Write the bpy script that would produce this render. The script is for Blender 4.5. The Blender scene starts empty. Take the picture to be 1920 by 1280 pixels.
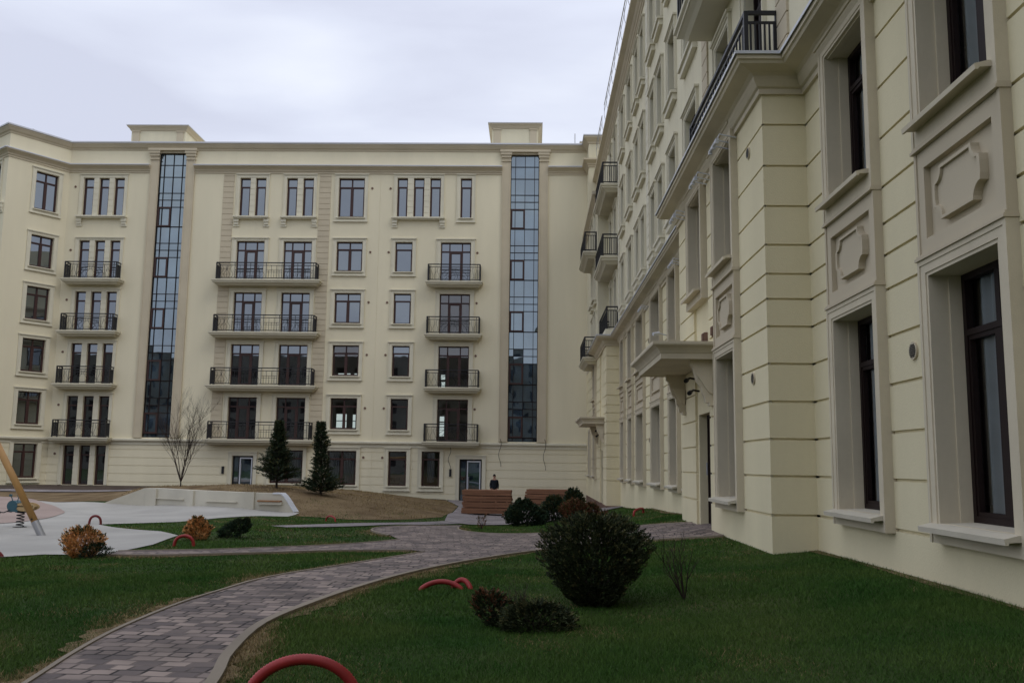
import bpy, bmesh, math, random
import numpy as np
from mathutils import Vector, Matrix
from math import radians as RAD, sin, cos, pi
random.seed(7); RNG = np.random.default_rng(7)
S = bpy.context.scene
COL = S.collection
# ---------------------------------------------------------------- camera
cam = bpy.data.cameras.new("camera"); co = bpy.data.objects.new("camera", cam); COL.objects.link(co)
yaw, pitch, roll = 0.02358, 0.1340, 0.0127
fwd = Vector((-sin(yaw)*cos(pitch), cos(yaw)*cos(pitch), sin(pitch)))
rgt = Vector((cos(yaw), sin(yaw), 0)); up = rgt.cross(fwd)
r2 = rgt*cos(roll)+up*sin(roll); u2 = up*cos(roll)-rgt*sin(roll)
M3 = Matrix((r2, u2, -fwd)).transposed()
co.matrix_world = M3.to_4x4()
cam.sensor_width = 36.0; cam.lens = 36.0*1716/1920
cam.clip_start = 0.1; cam.clip_end = 2000
S.camera = co
# ---------------------------------------------------------------- world and sun
SUN_EL, SUN_AZ = RAD(48), RAD(128)      # azimuth clockwise from +Y: behind the camera, to the right
W = bpy.data.worlds.new("World"); S.world = W; W.use_nodes = True
nt = W.node_tree; nt.nodes.clear()
def N(t, tree, **kw):
    n = tree.nodes.new(t)
    for k, v in kw.items(): setattr(n, k, v)
    return n
L = nt.links.new
out = N('ShaderNodeOutputWorld', nt); bg = N('ShaderNodeBackground', nt); bg.inputs[1].default_value = 0.1
sky = N('ShaderNodeTexSky', nt, sky_type='NISHITA', sun_disc=False, sun_elevation=SUN_EL, sun_rotation=SUN_AZ)
tc = N('ShaderNodeTexCoord', nt); sep = N('ShaderNodeSeparateXYZ', nt); L(tc.outputs['Generated'], sep.inputs[0])
mp = N('ShaderNodeMapping', nt); mp.inputs['Scale'].default_value = (1.0, 1.0, 3.9); mp.inputs['Location'].default_value = (0.3, 0.1, 0.2)
L(tc.outputs['Generated'], mp.inputs[0])
n1 = N('ShaderNodeTexNoise', nt); n1.inputs['Scale'].default_value = 3.0; n1.inputs['Detail'].default_value = 6; n1.inputs['Roughness'].default_value = 0.45; n1.inputs['Distortion'].default_value = 0.25
L(mp.outputs[0], n1.inputs[0])
rp = N('ShaderNodeValToRGB', nt); e = rp.color_ramp.elements
e[0].position = 0.33; e[0].color = (7.0, 7.35, 8.8, 1); e[1].position = 0.68; e[1].color = (9.4, 9.85, 11.0, 1)
m = e.new(0.5); m.color = (8.0, 8.45, 9.9, 1)
L(n1.outputs[0], rp.inputs[0])
el = N('ShaderNodeMapRange', nt); el.inputs[1].default_value = 0.42; el.inputs[2].default_value = 1.0; el.inputs[3].default_value = 1.0; el.inputs[4].default_value = 1.45
L(sep.outputs[2], el.inputs[0])
sc = N('ShaderNodeVectorMath', nt, operation='SCALE'); L(rp.outputs[0], sc.inputs[0]); L(el.outputs[0], sc.inputs['Scale'])
mx = N('ShaderNodeMixRGB', nt); mx.inputs[0].default_value = 0.93
L(sky.outputs[0], mx.inputs[1]); L(sc.outputs[0], mx.inputs[2]); L(mx.outputs[0], bg.inputs[0]); L(bg.outputs[0], out.inputs[0])
sl = bpy.data.lights.new("sun", 'SUN'); sl.energy = 0.6; sl.angle = RAD(25); sl.color = (1, 0.95, 0.86)
so = bpy.data.objects.new("sun", sl); COL.objects.link(so); so.location = (20, -20, 40)
sd = Vector((sin(SUN_AZ)*cos(SUN_EL), cos(SUN_AZ)*cos(SUN_EL), sin(SUN_EL)))
so.rotation_euler = sd.to_track_quat('Z', 'Y').to_euler()
vs = S.view_settings; vs.view_transform = 'Standard'; vs.look = 'None'; vs.exposure = 0.0; vs.gamma = 1.0
S.cycles.max_bounces = 6; S.cycles.diffuse_bounces = 4; S.cycles.transparent_max_bounces = 12

# ---------------------------------------------------------------- materials
def mat(name, col, rough=0.8, spec=0.3, var=0.0, vscale=2.0, bump=0.0, bscale=60.0, detail=4, metal=0.0, ior=None, island=0.0, col2=None, stretch=None, streak=0.0):
    m = bpy.data.materials.new(name); m.use_nodes = True; t = m.node_tree; b = t.nodes['Principled BSDF']
    b.inputs['Roughness'].default_value = rough; b.inputs['Metallic'].default_value = metal
    b.inputs['Specular IOR Level'].default_value = spec
    if ior: b.inputs['IOR'].default_value = ior
    c = (*col, 1); b.inputs['Base Color'].default_value = c
    lk = t.links.new
    tcn = N('ShaderNodeTexCoord', t)
    vec = tcn.outputs['Object']
    if stretch:
        mpn = N('ShaderNodeMapping', t); mpn.inputs['Scale'].default_value = stretch; lk(vec, mpn.inputs[0]); vec = mpn.outputs[0]
    last = None
    if var > 0 or col2:
        nz = N('ShaderNodeTexNoise', t); nz.inputs['Scale'].default_value = vscale; nz.inputs['Detail'].default_value = detail
        lk(vec, nz.inputs[0]); rr = N('ShaderNodeValToRGB', t); lk(nz.outputs[0], rr.inputs[0])
        c2 = col2 if col2 else tuple(x*(1+var) for x in col); c1 = col if col2 else tuple(x*(1-var) for x in col)
        rr.color_ramp.elements[0].position = 0.32; rr.color_ramp.elements[1].position = 0.68
        rr.color_ramp.elements[0].color = (*c1, 1); rr.color_ramp.elements[1].color = (*c2, 1)
        last = rr.outputs[0]; lk(last, b.inputs['Base Color'])
    if streak > 0:
        ms = N('ShaderNodeMapping', t); ms.inputs['Scale'].default_value = (0.9, 0.9, 0.12); lk(tcn.outputs['Object'], ms.inputs[0])
        ns = N('ShaderNodeTexNoise', t); ns.inputs['Scale'].default_value = 1.6; ns.inputs['Detail'].default_value = 7; ns.inputs['Roughness'].default_value = 0.5; lk(ms.outputs[0], ns.inputs[0])
        nf = N('ShaderNodeTexNoise', t); nf.inputs['Scale'].default_value = 14; nf.inputs['Detail'].default_value = 6; nf.inputs['Roughness'].default_value = 0.7; lk(tcn.outputs['Object'], nf.inputs[0])
        av = N('ShaderNodeMath', t, operation='ADD'); lk(ns.outputs[0], av.inputs[0]); mf = N('ShaderNodeMath', t, operation='MULTIPLY'); mf.inputs[1].default_value = 0.45; lk(nf.outputs[0], mf.inputs[0]); lk(mf.outputs[0], av.inputs[1])
        rs = N('ShaderNodeMapRange', t); rs.inputs[1].default_value = 0.45; rs.inputs[2].default_value = 0.95; rs.inputs[3].default_value = 1-streak; rs.inputs[4].default_value = 1+streak; lk(av.outputs[0], rs.inputs[0])
        vsn = N('ShaderNodeVectorMath', t, operation='SCALE')
        if last: lk(last, vsn.inputs[0])
        else: vsn.inputs[0].default_value = col
        lk(rs.outputs[0], vsn.inputs['Scale']); last = vsn.outputs[0]; lk(last, b.inputs['Base Color'])
    if island > 0:
        g = N('ShaderNodeNewGeometry', t); hs = N('ShaderNodeHueSaturation', t)
        mr = N('ShaderNodeMapRange', t); mr.inputs[3].default_value = 1-island; mr.inputs[4].default_value = 1+island
        lk(g.outputs['Random Per Island'], mr.inputs[0]); lk(mr.outputs[0], hs.inputs['Value'])
        if last: lk(last, hs.inputs['Color'])
        else: hs.inputs['Color'].default_value = c
        lk(hs.outputs[0], b.inputs['Base Color'])
    if bump > 0:
        nb = N('ShaderNodeTexNoise', t); nb.inputs['Scale'].default_value = bscale; nb.inputs['Detail'].default_value = 3
        lk(vec, nb.inputs[0]); bp = N('ShaderNodeBump', t); bp.inputs['Strength'].default_value = bump; bp.inputs['Distance'].default_value = 0.01
        lk(nb.outputs[0], bp.inputs['Height']); lk(bp.outputs[0], b.inputs['Normal'])
    return m
CREAM = mat('cream_stucco', (0.71, 0.638, 0.425), 0.9, 0.2, 0.045, 0.35, 0.5, 110, 6, stretch=(1, 1, 0.35), streak=0.05)
CREAM2 = mat('cream_stucco_smooth', (0.68, 0.63, 0.46), 0.9, 0.2, 0.04, 0.5, 0.2, 90, streak=0.07)
FCREAM = mat('facing_cream_stucco', (0.715, 0.653, 0.475), 0.9, 0.2, 0.045, 0.3, 0.2, 90, 6, stretch=(1, 1, 0.35), streak=0.03)
BEIGE = mat('beige_moulding', (0.53, 0.462, 0.335), 0.85, 0.2, 0.05, 0.8, 0.15, 80)
TRIM = mat('pale_trim', (0.65, 0.61, 0.475), 0.8, 0.25, 0.04, 1.2, 0.1, 80)
GREYTRIM = mat('grey_white_trim', (0.575, 0.51, 0.375), 0.75, 0.25, 0.05, 1.5, 0.2, 80, streak=0.07)
SILLM = mat('white_metal_sill', (0.54, 0.495, 0.39), 0.6, 0.3, 0.05, 3)
BROWN = mat('brown_window_frame', (0.048, 0.021, 0.017), 0.5, 0.35)
DARKFR = mat('dark_window_frame', (0.014, 0.007, 0.006), 0.55, 0.2)
IRON = mat('black_wrought_iron', (0.012, 0.012, 0.014), 0.5, 0.4)
COPING = mat('pale_metal_coping', (0.55, 0.56, 0.58), 0.4, 0.5)
STEEL = mat('grey_steel', (0.35, 0.35, 0.36), 0.4, 0.5, metal=0.6)
WHITEAL = mat('white_aluminium', (0.62, 0.64, 0.68), 0.4, 0.5)
PLINTH = mat('brown_plinth', (0.16, 0.10, 0.075), 0.85, 0.2, 0.2, 3)
def glass_mat(name, base, ior, wob=0.02, tint=(1, 1, 1)):
    m = bpy.data.materials.new(name); m.use_nodes = True; t = m.node_tree; b = t.nodes['Principled BSDF']
    b.inputs['Base Color'].default_value = (*base, 1); b.inputs['Roughness'].default_value = 0.015; b.inputs['IOR'].default_value = ior
    b.inputs['Specular IOR Level'].default_value = 0.5; b.inputs['Specular Tint'].default_value = (*tint, 1)
    tcn = N('ShaderNodeTexCoord', t); nz = N('ShaderNodeTexNoise', t); nz.inputs['Scale'].default_value = 1.3; nz.inputs['Detail'].default_value = 1
    g = N('ShaderNodeNewGeometry', t)
    t.links.new(g.outputs['Position'], nz.inputs[0]); bp = N('ShaderNodeBump', t); bp.inputs['Strength'].default_value = wob; bp.inputs['Distance'].default_value = 0.2
    t.links.new(nz.outputs[0], bp.inputs['Height']); t.links.new(bp.outputs[0], b.inputs['Normal'])
    n2 = N('ShaderNodeTexNoise', t); n2.inputs['Scale'].default_value = 0.9; n2.inputs['Detail'].default_value = 3; t.links.new(g.outputs['Position'], n2.inputs[0])
    r = N('ShaderNodeValToRGB', t); r.color_ramp.elements[0].position = 0.4; r.color_ramp.elements[1].position = 0.7
    r.color_ramp.elements[0].color = (*[x*0.5 for x in base], 1); r.color_ramp.elements[1].color = (*[x*2.4 for x in base], 1)
    t.links.new(n2.outputs[0], r.inputs[0]); t.links.new(r.outputs[0], b.inputs['Base Color'])
    return m
GLASS = glass_mat('window_glass', (0.010, 0.011, 0.012), 2.85, 0.006, (0.86, 0.94, 1.0))
STGLASS = glass_mat('stair_glass', (0.020, 0.034, 0.048), 3.2, 0.010, (0.78, 0.91, 0.96))
SLABM = mat('balcony_slab_render', (0.60, 0.56, 0.43), 0.85, 0.2, 0.05, 1.0)
def clear_glass(ior=1.7):
    m = bpy.data.materials.new('clear_glass'); m.use_nodes = True; t = m.node_tree; t.nodes.clear()
    o = N('ShaderNodeOutputMaterial', t); mixs = N('ShaderNodeMixShader', t); tr = N('ShaderNodeBsdfTransparent', t); gl = N('ShaderNodeBsdfGlossy', t)
    tr.inputs[0].default_value = (0.85, 0.88, 0.88, 1); gl.inputs['Roughness'].default_value = 0.01; gl.inputs[0].default_value = (0.8, 0.8, 0.8, 1)
    fr = N('ShaderNodeFresnel', t); fr.inputs[0].default_value = ior
    t.links.new(fr.outputs[0], mixs.inputs[0]); t.links.new(tr.outputs[0], mixs.inputs[1]); t.links.new(gl.outputs[0], mixs.inputs[2]); t.links.new(mixs.outputs[0], o.inputs[0])
    return m
CLEAR = clear_glass(); CLEAR2 = clear_glass(2.3)

# ---------------------------------------------------------------- mesh helpers
class MB:
    def __init__(s): s.v = []; s.f = []; s.m = []
    def quad(s, a, b, c, d, mi=0):
        k = len(s.v); s.v += [tuple(a), tuple(b), tuple(c), tuple(d)]; s.f.append((k, k+1, k+2, k+3)); s.m.append(mi)
    def box(s, x0, x1, y0, y1, z0, z1, mi=0):
        k = len(s.v)
        s.v += [(x0,y0,z0),(x1,y0,z0),(x1,y1,z0),(x0,y1,z0),(x0,y0,z1),(x1,y0,z1),(x1,y1,z1),(x0,y1,z1)]
        for f in ((0,3,2,1),(4,5,6,7),(0,1,5,4),(1,2,6,5),(2,3,7,6),(3,0,4,7)): s.f.append(tuple(k+i for i in f)); s.m.append(mi)
    def prism(s, poly, a, b, mi=0, tf=None):
        """poly in 2D, a->b extrude; tf(p,q,t) -> 3D"""
        k = len(s.v); n = len(poly)
        for t in (a, b): s.v += [tuple(tf(p[0], p[1], t)) for p in poly]
        s.f.append(tuple(k+i for i in range(n))[::-1]); s.m.append(mi); s.f.append(tuple(k+n+i for i in range(n))); s.m.append(mi)
        for i in range(n): j = (i+1) % n; s.f.append((k+i, k+j, k+n+j, k+n+i)); s.m.append(mi)
    def tube(s, pts, r, sides=6, mi=0, caps=True, ridge=None):
        pts = [Vector(p) for p in pts]; n = len(pts); k = len(s.v)
        nrm = None
        for i, p in enumerate(pts):
            t = (pts[min(i+1, n-1)]-pts[max(i-1, 0)])
            if t.length < 1e-9: t = Vector((0, 0, 1))
            t.normalize()
            if nrm is None: nrm = t.orthogonal().normalized()
            nrm = (nrm - t*nrm.dot(t))
            if nrm.length < 1e-6: nrm = t.orthogonal()
            nrm.normalize(); bn = t.cross(nrm)
            rr = r[i] if isinstance(r, (list, tuple)) else r
            if ridge: rr *= 1+(ridge if i % 2 else -ridge)
            for a in range(sides):
                an = 2*pi*a/sides; q = p+(nrm*cos(an)+bn*sin(an))*rr; s.v.append(tuple(q))
        for i in range(n-1):
            for a in range(sides):
                b = (a+1) % sides; s.f.append((k+i*sides+a, k+i*sides+b, k+(i+1)*sides+b, k+(i+1)*sides+a)); s.m.append(mi)
        if caps:
            s.f.append(tuple(k+a for a in range(sides))[::-1]); s.m.append(mi)
            s.f.append(tuple(k+(n-1)*sides+a for a in range(sides))); s.m.append(mi)
    def sweep(s, path, prof, mi=0, closed_ends=True):
        """path of (x,y), profile of (n,z): n measured to the right-hand side of the path"""
        P = [Vector(p) for p in path]; n = len(P); m = len(prof); k = len(s.v)
        for i, p in enumerate(P):
            ds = []
            if i > 0: ds.append((P[i]-P[i-1]).normalized())
            if i < n-1: ds.append((P[i+1]-P[i]).normalized())
            ns = [Vector((d.y, -d.x)) for d in ds]
            if len(ns) == 1: mv = ns[0]
            else: mv = (ns[0]+ns[1]); mv = mv/ max(0.2, mv.dot(ns[0]))
            for (o, z) in prof: s.v.append((p.x+mv.x*o, p.y+mv.y*o, z))
        for i in range(n-1):
            for j in range(m): q = (j+1) % m; s.f.append((k+i*m+j, k+(i+1)*m+j, k+(i+1)*m+q, k+i*m+q)); s.m.append(mi)
        if closed_ends:
            s.f.append(tuple(k+j for j in range(m))); s.m.append(mi); s.f.append(tuple(k+(n-1)*m+j for j in range(m))[::-1]); s.m.append(mi)
    def cells(s, u0, u1, z0, z1, rects, base=0.0, back=0.3, mi=0, sides='lrtb'):
        us = {u0, u1}; zs = {z0, z1}
        rr = []
        for r in rects:
            a, b, c, d, n = r[:5]; a = max(a, u0); b = min(b, u1); c = max(c, z0); d = min(d, z1)
            if b-a < 1e-4 or d-c < 1e-4: continue
            rr.append((a, b, c, d, n, r[5] if len(r) > 5 else mi)); us |= {a, b}; zs |= {c, d}
        us = sorted(us); zs = sorted(zs)
        us = [x for i, x in enumerate(us) if i == 0 or x-us[i-1] > 1e-5]; zs = [x for i, x in enumerate(zs) if i == 0 or x-zs[i-1] > 1e-5]
        nu, nz = len(us)-1, len(zs)-1
        G = np.full((nu, nz), base, float); O = np.zeros((nu, nz), bool); Mi = np.full((nu, nz), mi, int)
        uc = np.array([(us[i]+us[i+1])/2 for i in range(nu)]); zc = np.array([(zs[i]+zs[i+1])/2 for i in range(nz)])
        for a, b, c, d, n, q in rr:
            mk = np.outer((uc > a) & (uc < b), (zc > c) & (zc < d))
            if n is None: O[mk] = True; G[mk] = -back
            else: O[mk] = False; G[mk] = n; Mi[mk] = q
        for i in range(nu):
            j = 0
            while j < nz:      # merge upwards
                k = j
                while k+1 < nz and O[i, k+1] == O[i, j] and G[i, k+1] == G[i, j] and Mi[i, k+1] == Mi[i, j]: k += 1
                if not O[i, j]:
                    y = -G[i, j]; s.quad((us[i], y, zs[j]), (us[i+1], y, zs[j]), (us[i+1], y, zs[k+1]), (us[i], y, zs[k+1]), int(Mi[i, j]))
                j = k+1
        for i in range(nu+1):
            j = 0
            while j < nz:
                A = G[i-1, j] if i > 0 else (-back if 'l' in sides else None)
                B = G[i, j] if i < nu else (-back if 'r' in sides else None)
                if A is None or B is None or A == B: j += 1; continue
                k = j
                while k+1 < nz and (i == 0 or G[i-1, k+1] == G[i-1, j]) and (i == nu or G[i, k+1] == G[i, j]): k += 1
                q = Mi[i-1, j] if (i > 0 and (i == nu or G[i-1, j] > G[i, j])) else Mi[i, j]
                s.quad((us[i], -A, zs[j]), (us[i], -B, zs[j]), (us[i], -B, zs[k+1]), (us[i], -A, zs[k+1]), int(q)); j = k+1
        for j in range(nz+1):
            i = 0
            while i < nu:
                A = G[i, j-1] if j > 0 else (-back if 'b' in sides else None)
                B = G[i, j] if j < nz else (-back if 't' in sides else None)
                if A is None or B is None or A == B: i += 1; continue
                k = i
                while k+1 < nu and (j == 0 or G[k+1, j-1] == G[i, j-1]) and (j == nz or G[k+1, j] == G[i, j]): k += 1
                q = Mi[i, j-1] if (j > 0 and (j == nz or G[i, j-1] > G[i, j])) else Mi[i, j]
                s.quad((us[i], -A, zs[j]), (us[i], -B, zs[j]), (us[k+1], -B, zs[j]), (us[k+1], -A, zs[j]), int(q)); i = k+1
    def mesh(s, name, mats, smooth=False):
        me = bpy.data.meshes.new(name); me.from_pydata(s.v, [], s.f)
        if not isinstance(mats, (list, tuple)): mats = [mats]
        for m_ in mats: me.materials.append(m_)
        if len(mats) > 1: me.polygons.foreach_set('material_index', s.m)
        if smooth: me.polygons.foreach_set('use_smooth', [True]*len(me.polygons))
        me.update(); return me
    def build(s, name, mats, parent=None, loc=(0, 0, 0), rz=0, smooth=False):
        return link(name, s.mesh(name, mats, smooth), parent, loc, rz)
def link(name, me, parent=None, loc=(0, 0, 0), rz=0):
    o = bpy.data.objects.new(name, me); COL.objects.link(o); o.location = loc; o.rotation_euler = (0, 0, rz)
    if parent is not None: o.parent = parent
    return o
def tag(o, label=None, cat=None, group=None, kind=None):
    if label: o['label'] = label
    if cat: o['category'] = cat
    if group: o['group'] = group
    if kind: o['kind'] = kind
    return o
def thing(name, label, cat, loc=(0, 0, 0), rz=0, group=None):
    o = bpy.data.objects.new(name, None); COL.objects.link(o); o.location = loc; o.rotation_euler = (0, 0, rz); o.empty_display_size = 0.2
    return tag(o, label, cat, group)
def copy_tree(o, parent=None):
    c = o.copy(); COL.objects.link(c); c.parent = parent
    for ch in [q for q in list(COL.objects) if q.parent == o]: copy_tree(ch, c)
    return c
class Seg:
    """a stretch of facade: origin, direction; local x along, local -y outward"""
    def __init__(s, x, y, th, z=0): s.o = Vector((x, y, z)); s.th = th
    def loc(s, u, z=0, y=0, base=Vector((0, 0, 0))):
        return s.o + Vector((cos(s.th)*u - sin(s.th)*y, sin(s.th)*u + cos(s.th)*y, z)) - base
    def u(s, x=None, y=None):
        return (x-s.o.x)*cos(s.th) + (y-s.o.y)*sin(s.th)
# ---------------------------------------------------------------- building parts
_cache = {}
def win_frame_mesh(w, h, style, d, t=0.065, M=None):
    key = ('f', round(w, 3), round(h, 3), style, d, M.name)
    if key in _cache: return _cache[key]
    b = MB(); y0, y1 = d-0.05, d+0.03
    b.box(0, w, y0, y1, 0, t); b.box(0, w, y0, y1, h-t, h); b.box(0, t, y0, y1, t, h-t); b.box(w-t, w, y0, y1, t, h-t)
    a, c = y0+0.008, y1-0.004
    tz = h-0.58 if h > 2.2 else h-0.48
    if style == 'two':
        b.box(w/2-0.055, w/2+0.055, a, c, t, tz-0.03); b.box(w/2-0.04, w/2+0.04, a, c, tz+0.03, h-t); b.box(t, w-t, a-0.01, c, tz-0.03, tz+0.03)
        for (p, q) in ((t, w/2-0.055), (w/2+0.055, w-t)):
            b.box(p, p+0.035, a+0.004, c, t, tz-0.03); b.box(q-0.035, q, a+0.004, c, t, tz-0.03)
            b.box(p+0.035, q-0.035, a+0.004, c, tz-0.075, tz-0.03); b.box(p+0.035, q-0.035, a+0.004, c, t, t+0.04)
    elif style == 'one':
        b.box(t, w-t, a, c, tz-0.05, tz+0.04)
        b.box(t, t+0.045, a+0.004, c, t, tz-0.05); b.box(w-t-0.045, w-t, a+0.004, c, t, tz-0.05)
    elif style == 'door3':
        p, q = 0.29*w, 0.71*w
        b.box(t, w-t, a-0.01, c, tz-0.04, tz+0.04)
        for x in (p, q): b.box(x-0.04, x+0.04, a, c, t, tz-0.04); b.box(x-0.035, x+0.035, a, c, tz+0.04, h-t)
        b.box(p+0.04, p+0.13, a-0.004, c, t, tz-0.04); b.box(q-0.13, q-0.04, a-0.004, c, t, tz-0.04); b.box(p+0.13, q-0.13, a-0.004, c, tz-0.13, tz-0.04); b.box(p+0.13, q-0.13, a-0.004, c, t, t+0.1)
    elif style == 'grid':
        pass
    me = b.mesh('window', M); _cache[key] = me; return me
def pane_mesh(w, h, d, M):
    key = ('p', round(w, 3), round(h, 3), d, M.name)
    if key in _cache: return _cache[key]
    b = MB(); y = d+0.012; b.quad((0.02, y, 0.02), (w-0.02, y, 0.02), (w-0.02, y, h-0.02), (0.02, y, h-0.02))
    me = b.mesh('pane', M); _cache[key] = me; return me
def wavy(name, u0, u1, y, z0, z1, amp, per, M, par, loc, rz):
    b = MB(); n = max(6, int((u1-u0)/per*8)); k = 0
    for i in range(n+1):
        u = u0+(u1-u0)*i/n; yy = y+amp*sin(2*pi*(u-u0)/per+0.6*sin(9*u)); b.v += [(u, yy, z0), (u, yy, z1)]
    for i in range(n): b.f.append((2*i, 2*i+2, 2*i+3, 2*i+1)); b.m.append(0)
    return b.build(name, M, par, loc, rz, smooth=True)
CURT = mat('pale_curtain', (0.42, 0.45, 0.47), 0.9, 0.1, 0.05, 4)
CURTG = mat('dim_curtain', (0.30, 0.31, 0.30), 0.9, 0.1, 0.1, 4)
class Bld:
    def __init__(s, name, label, base):
        s.B = Vector(base); s.root = thing(name, label, 'building', base)
    def part(s, name, mb, M, seg=None, u=0, z=0, parent=None, smooth=False):
        if seg is None: return mb.build(name, M, s.root, -s.B, 0, smooth)
        return mb.build(name, M, s.root, seg.loc(u, z, 0, s.B), seg.th, smooth)
    def window(s, seg, u0, u1, z0, z1, style='two', d=0.2, M=None, G=None, curtain=None):
        w, h = u1-u0, z1-z0; M = M or BROWN; G = G or GLASS
        o = link('window', win_frame_mesh(w, h, style, d, M=M), s.root, seg.loc(u0, z0, 0, s.B), seg.th)
        link('pane', pane_mesh(w, h, d, G), o)
        if curtain:
            for (a, b_, z_a) in curtain: wavy('curtain', a*w, b_*w, d+0.07, z_a*h+0.02, h-0.04, 0.03, 0.17, CURT, o, (0, 0, 0), 0)
        return o
    def surround(s, seg, u0, u1, z0, z1, w=0.26, p=0.05, wb=0.22, M=None, lip=True, top=0.2, sill=True, name='window_surround'):
        M = M or TRIM; b = MB()
        U0, U1, Z0, Z1 = u0-w, u1+w, z0-wb, z1+top
        rects = []
        if lip: rects += [(U0, U1, Z0, Z1, p+0.03), (U0+0.045, U1-0.045, Z0+(0.045 if wb > 0.05 else 0), Z1-0.045, p)]
        rects += [(u0-0.035, u1+0.035, z0-(0.035 if wb > 0.05 else 0), z1+0.035, p-0.018), (u0, u1, z0, z1, None)]
        b.cells(U0, U1, Z0, Z1, rects, base=p, back=0.0)
        if sill and wb > 0.05:
            b.box(u0-0.1, u1+0.1, -p-0.11, -p+0.002, z0-0.075, z0-0.02); b.box(U0-0.03, U1+0.03, -p-0.06, 0.0, Z0-0.07, Z0+0.003)
        if top > 0.05: b.box(U0-0.04, U1+0.04, -p-0.07, 0.0, Z1-0.003, Z1+0.055)
        return s.part(name, b, M, seg)
    def corbel_sill(s, seg, U0, U1, z, brk=True):
        b = MB(); b.box(U0, U1, -0.32, 0, z-0.09, z); b.box(U0+0.05, U1-0.05, -0.24, 0, z-0.16, z-0.088)
        if brk:
            for a in (U0+0.03, U1-0.33):
                b.box(a, a+0.34, -0.18, 0, z-0.36, z-0.158); b.box(a+0.03, a+0.31, -0.13, 0, z-0.53, z-0.358); b.box(a-0.02, a+0.36, -0.07, 0, z-0.66, z-0.528)
        s.part('window_sill', b, TRIM, seg)
    def balcony(s, seg, u0, u1, z, proj=0.95, ru0=None, ru1=None, deco='arc', M=None):
        M = M or SLABM
        b = MB()
        prof = [(-0.02, z-0.35), (0.02, z-0.35), (0.08, z-0.29), (0.1, z-0.27), (0.2, z-0.21), (0.24, z-0.20), (0.24, z-0.12), (0.3, z-0.09), (0.3, z), (-0.02, z)]
        a = u0+0.3; c = u1-0.3; q = proj-0.3
        b.sweep([(a, 0), (a, -q), (c, -q), (c, 0)], prof)
        b.box(a, c, -q, 0, z-0.347, z-0.003)
        bo = s.part('balcony', b, M, seg)
        ru0 = u0+0.13 if ru0 is None else ru0; ru1 = u1-0.13 if ru1 is None else ru1
        s.railing(seg, ru0, ru1, z, proj-0.12, deco, bo)
        return bo
    def railing(s, seg, u0, u1, z, q, deco, bo):
        r = MB(); H = 1.06; t = 0.022
        def V(u, y, a=0.02, c=H, k=0.011): r.box(u-k, u+k, y-k, y+k, z+a, z+c)
        def Hb(ua, ub, y, zz, k=0.014): r.box(ua, ub, y-k, y+k, z+zz-k, z+zz+k)
        for zz, k in ((H, 0.03), (H-0.17, 0.019), (0.09, 0.022)):
            Hb(u0-0.02, u1+0.02, -q, zz, k)
            for u in (u0, u1): r.box(u-k, u+k, -q+k, 0, z+zz-k, z+zz+k)
        for u in (u0, u1):
            V(u, -q, 0, H, 0.035)
            V(u, -0.03, 0, H, 0.03)
            n = 7
            for i in range(1, n): V(u, -q+q*i/n, 0.1, H-0.17, 0.015)
        for u in (u0+0.16, u1-0.16): V(u, -q, 0.1, H-0.0, 0.014)
        W_ = u1-u0
        def arc(cx, rx, rz_, a0, a1, k=0.011, zz=0.1):
            pts = [(cx+rx*cos(a0+(a1-a0)*i/16), -q, z+zz+rz_*sin(a0+(a1-a0)*i/16)) for i in range(17)]
            r.tube(pts, k, 4, caps=False)
        def scroll(cx, w, dirn):
            pts = []
            for i in range(25):
                tt = i/24; an = tt*2*pi*0.9; pts.append((cx+dirn*(w*0.5*sin(2*pi*tt)*(1-0.3*tt)), -q, z+0.12+tt*0.72))
            r.tube(pts, 0.010, 4, caps=False)
        if deco == 'arc':
            cx = (u0+u1)/2; m = 0.27*W_
            for u in (cx-m, cx+m): V(u, -q, 0.1, H-0.17, 0.013)
            arc(cx, m, 0.66, 0, pi, 0.014); arc(cx, m*0.72, 0.5, 0, pi, 0.010)
            Hb(cx-m, cx+m, -q, 0.70, 0.010); Hb(cx-m, cx+m, -q, 0.80, 0.008)
            for dx in (-0.32, -0.12, 0.12, 0.32): scroll(cx+dx*m*1.4, 0.22, 1 if dx > 0 else -1)
            for sx in (-1, 1):
                for k in range(3): scroll(cx+sx*(m+0.12+k*(0.23*W_-0.28)/2.5), 0.12, sx if k % 2 else -sx)
        elif deco == 'long':
            n = max(2, int(round(W_/1.05))); st = (W_-0.32)/n
            for i in range(n+1): V(u0+0.16+i*st, -q, 0.1, H, 0.013)
            for i in range(n):
                a = u0+0.16+i*st
                if i % 2 == 1:
                    for k in range(1, 6): V(a+st*k/6, -q, 0.1, 0.58 if k % 2 else H-0.17, 0.009)
                    Hb(a, a+st, -q, 0.58, 0.012); Hb(a, a+st, -q, 0.45, 0.009)
                else:
                    for k in (0.2, 0.4, 0.6, 0.8): scroll(a+st*k, 0.2, 1 if k > 0.5 else -1)
                    V(a+st/2, -q, 0.1, H-0.17, 0.009)
        else:
            n = max(3, int(W_/0.22))
            for i in range(1, n): V(u0+W_*i/n, -q, 0.09, H-0.17, 0.013)
            for i in range(n//2): scroll(u0+W_*(2*i+1)/n, 0.16, 1 if i % 2 else -1)
        o = r.build('railing', IRON, bo); return o
def ring_panel(b, u0, u1, z0, z1, p, w, mi=0):
    b.cells(u0, u1, z0, z1, [(u0+w, u1-w, z0+w, z1-w, p-0.045)], base=p, back=0.0, mi=mi)

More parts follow.
